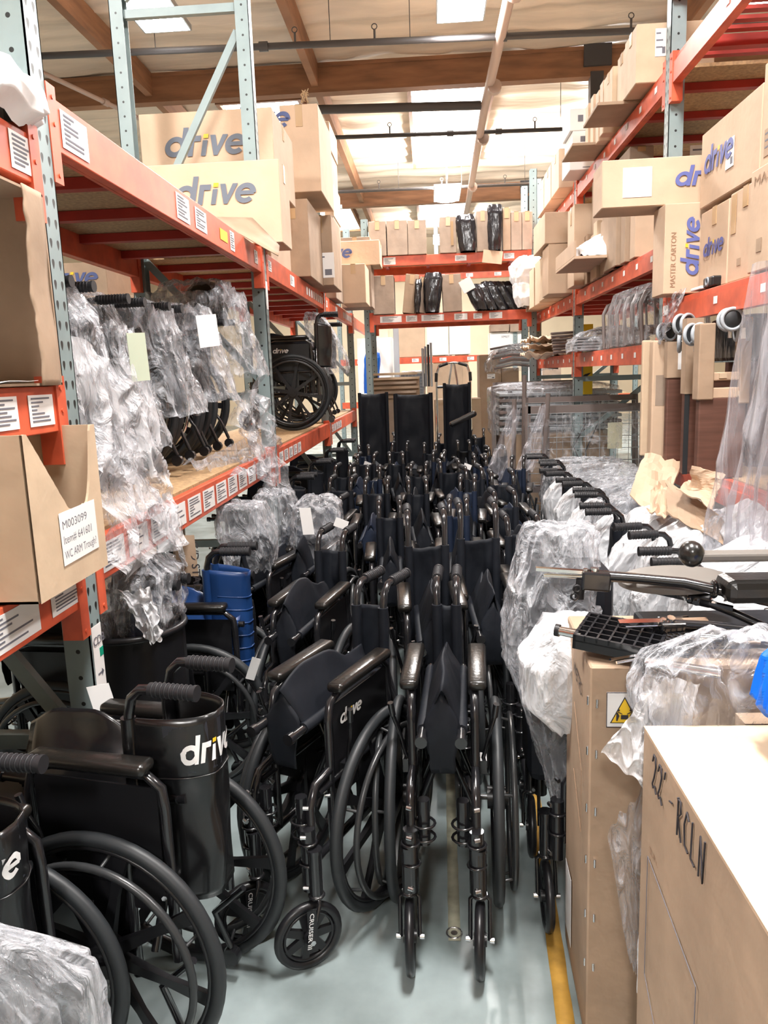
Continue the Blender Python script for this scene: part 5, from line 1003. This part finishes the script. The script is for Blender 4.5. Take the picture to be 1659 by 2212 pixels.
for i,(z,r,rr_) in enumerate(((2.29,.16,.13),(2.5,.2,.16))): bag('white foam bundle at the right end of the lower crossing shelf, %s'%['lower lump','upper lump'][i],[(z,1.12,9.0,r*.7,.12),(z+.1,1.12,9.0,r,.16),(z+.24,1.1,9.0,r*.95,.15),(z+.32,1.12,9.0,r*.5,.08)],'foam',.03,150+i,name='foam_wrap',cat='foam wrap')
q=MB().box(-.11,-.003,-.07,.11,.003,.07); o=q.obj('cardboard_piece','kraft'); o.location=at(1064,555,y=9.1); o.rotation_euler=(0,R(8),0); tag(o,'cardboard scrap hanging over the upper crossing beam','cardboard')
# ================================================================ beyond the crossing rack
GF='goods stacked beyond the crossing rack'
def F_(r,lab,Y,dp=.4,m='kraft',name='carton',**k): return cpx(name,lab,r,Y,dp,m=m,group=GF,tape=False,**k)
F_((860,702,918,757),'large plain tan carton standing beyond the crossing rack',13.97,z0=1.885)
F_((806,712,838,730),'pale carton on the white cabinet',11.8,m='kraft4')
o,d=F_((772,730,848,800),'white metal cabinet beyond the left end of the crossing rack',11.6,m='whitebox',name='white_cabinet',z0=0); q=MB(); q.tube([(.12,-.21,1.5),(.12,-.23,1.5),(.2,-.23,1.5)],.01,6); q.obj('cabinet_handle','zinc',o)
o,d=F_((850,700,862,800),'tall grey rack post beyond the crossing rack',11.4,.06,m='steel',name='steel_post',z0=0)
for i in range(2): F_((922+48*i,702,968+48*i,733),'%s white carton on the far orange shelf'%['left','right'][i],13.9,m='whitebox',name='white_carton',z0=1.9)
for i,(a,b_,c_) in enumerate(((935,958,752),(942,962,764),(962,976,762),(984,1004,765),(1000,1012,753))): F_((a,c_,b_,784),'%s small carton on the low far shelf'%['first','second','third','fourth','fifth'][i],13.95,.2,m=['kraft4','kraft','whitebox','kraft4','kraft'][i],z0=1.135)
F_((922,785,1000,850),'row of brown cartons under the low far shelf',13.8,m='kraft2',z0=0)
t=empty('mesh_bed_base',at(890,800,y=10.9)); tag(t,'small grey framed wire grille standing beyond the crossing rack','grille',GF); t.location.z=1.2
q=MB(); q.tube([(-.17,0,0),(-.17,0,.38),(-.13,0,.42),(.13,0,.42),(.17,0,.38),(.17,0,0)],.016,8); q.obj('tube_frame','zinc',t); q=MB()
for i in range(9): q.tube([(-.16,.0,.04*i+.03),(.16,.0,.04*i+.03)],.004,4)
for i in range(7): q.tube([(-.15+.05*i,0,0),(-.15+.05*i,0,.4)],.004,4)
q.obj('wire_mesh','steel',t); MB().box(-.16,.02,0,.16,.04,.4).obj('backing','grey',t)
for i in range(4):
    o,d=F_((911+6*i,752-4*i,916+6*i,835),'%s upright grey slab standing by the wire grille'%['first','second','third','fourth'][i],10.4,.5,m=['steel','grey','tyre','steel'][i],name='grey_slab')
F_((803,868,880,1000),'large brown carton under the cardboard stack',9.9,.8,m='kraft3',z0=0); F_((880,860,935,1000),'brown carton right of the one under the cardboard stack',10.0,.6,m='kraft4',z0=0)
F_((800,820,905,868),'dark open carton carrying the flat cardboard stack',9.9,.8,m='kraft2')
for i in range(6): 
    a=at(806,862-10*i,y=9.85);b_=at(905-5*(i%2),862-10*i,y=9.85); q=MB().box(a.x,9.85,a.z,b_.x,10.6,a.z+.03,bev=.004); o=q.obj('flat_cardboard',['kraft2','kraft3'][i%2] if i<4 else 'kraft4'); tag(o,'%s flattened carton of the stack below the wire grille'%['lowest','second','third','fourth','fifth','topmost'][i],'cardboard',GF)
blackbag('bright blue plastic bag beyond the left end of the crossing rack',(780,762,815,800),10.6,1.35,.05,20,m='bluebag'); 
for i,(r,l) in enumerate((((1036,766,1083,905),'tall tan carton with a small label right of the walker'),((1084,795,1121,905),'shorter tan carton with a small label behind the bed frames'))):
    o,d=F_(r,l,9.95,.5,m='kraft2',z0=0); sticker(o,d,'F',d[0]*.35,d[2]-.3,.1,.06,lines=2)
F_((1060,700,1100,716),'grey carton high beyond the right end of the crossing rack',13.9,m='kraft3',z0=None); F_((1102,698,1148,716),'second grey carton high beyond the right end of the crossing rack',13.9,m='kraft3')
o,d=F_((1058,718,1135,760),'white box with dark lettering beyond the crossing rack',13.97,z0=1.885,m='whitebox',name='white_carton'); write('XPRET',  'ink',o,forg(*d,'F',.2,d[2]-.09),(1,0,0),(0,0,1),.05,.01)
F_((1135,788,1175,850),'white carton behind the right end upright',11.2,m='whitebox',name='white_carton',z0=0)
F_((1176,780,1212,850),'dull carton with open flaps below the far right shelf',11.0,m='kraft3',z0=0)
for i in range(9):
    q=MB(); y=9.3+.07*i; q.tube([(.75+.03*(i%4),y,1.62+.03*i),(1.0,y+.05,1.66+.03*i),(1.5,y,1.60+.035*i)],.014,6); o=q.obj('metal_rail','steel' if i%2 else 'bed'); tag(o,'grey metal rail in the heap on the tan cartons beyond the crossing rack','rail','metal rails heaped on the tan cartons')
bag('clear film tangled over the metal rails on the tan cartons',[(1.58,1.1,9.9,.42,.3),(1.7,1.1,9.9,.42,.3),(1.85,1.15,9.9,.36,.2),(1.9,1.2,9.9,.2,.1)],'film',.04,161)
# walker
a=at(980,870,y=8.9); t=empty('walker',(a.x,8.9,0)); tag(t,'bright aluminium walking frame behind the right high backed wheelchair','walker'); zt=at(980,785,y=8.9).z
q=MB()
for s in (-1,1): q.tube([(s*.2,0,0),(s*.19,0,zt-.12),(s*.16,0,zt-.03),(s*.11,0,zt),(s*.0,0,zt+.01)],.0135,8); q.tube([(s*.07,.04,zt-.35),(s*.012,.02,zt+.005)],.012,8)
q.obj('aluminium_tube','chrome',t); q=MB()
q.tube([(-.19,0,zt-.26),(.19,0,zt-.26)],.014,8); [q.tube([(s*.195,0,zt-.2),(s*.19,0,zt-.1)],.018,8) for s in (-1,1)]; q.tube([(-.16,0,zt-.028),(-.06,0,zt+.004)],.018,8); q.tube([(.16,0,zt-.028),(.06,0,zt+.004)],.018,8); q.obj('black_fitting','plastic',t)
b=MB().box(a.x+.02,9.02,1.22,a.x+.18,9.06,1.4); o=b.obj('safety_vest','hiviz'); tag(o,'patch of high visibility yellow cloth behind the walker','vest')
cpx('carton','brown carton behind the walker at knee height',(940,862,1040,980),9.3,.3,m='kraft2',z0=0)
# dark cushion lying on the crowd
t=empty('loose_seat_cushion',at(1000,905,y=6.9)); tag(t,'dark leg rest cushion sticking up at an angle over the crowd','cushion'); q=MB().box(-.13,-.05,-.025,.13,.05,.025,bev=.02); q.obj('cushion','vinyl',t); t.rotation_euler=(0,R(-24),0)
SC.view_settings.view_transform='Standard'; SC.view_settings.look='None'; SC.view_settings.gamma=1; SC.view_settings.use_curve_mapping=False; SC.view_settings.exposure=-0.25
w=bpy.data.worlds.new('world'); SC.world=w; w.use_nodes=True; w.node_tree.nodes['Background'].inputs[0].default_value=(.8,.85,1,1); w.node_tree.nodes['Background'].inputs[1].default_value=.1
SC.cycles.max_bounces=5; SC.cycles.diffuse_bounces=3; SC.cycles.glossy_bounces=3; SC.cycles.transparent_max_bounces=10; SC.cycles.use_adaptive_sampling=True; SC.cycles.adaptive_threshold=.15; SC.cycles.adaptive_min_samples=16; SC.cycles.use_denoising=True; SC.cycles.sample_clamp_indirect=6
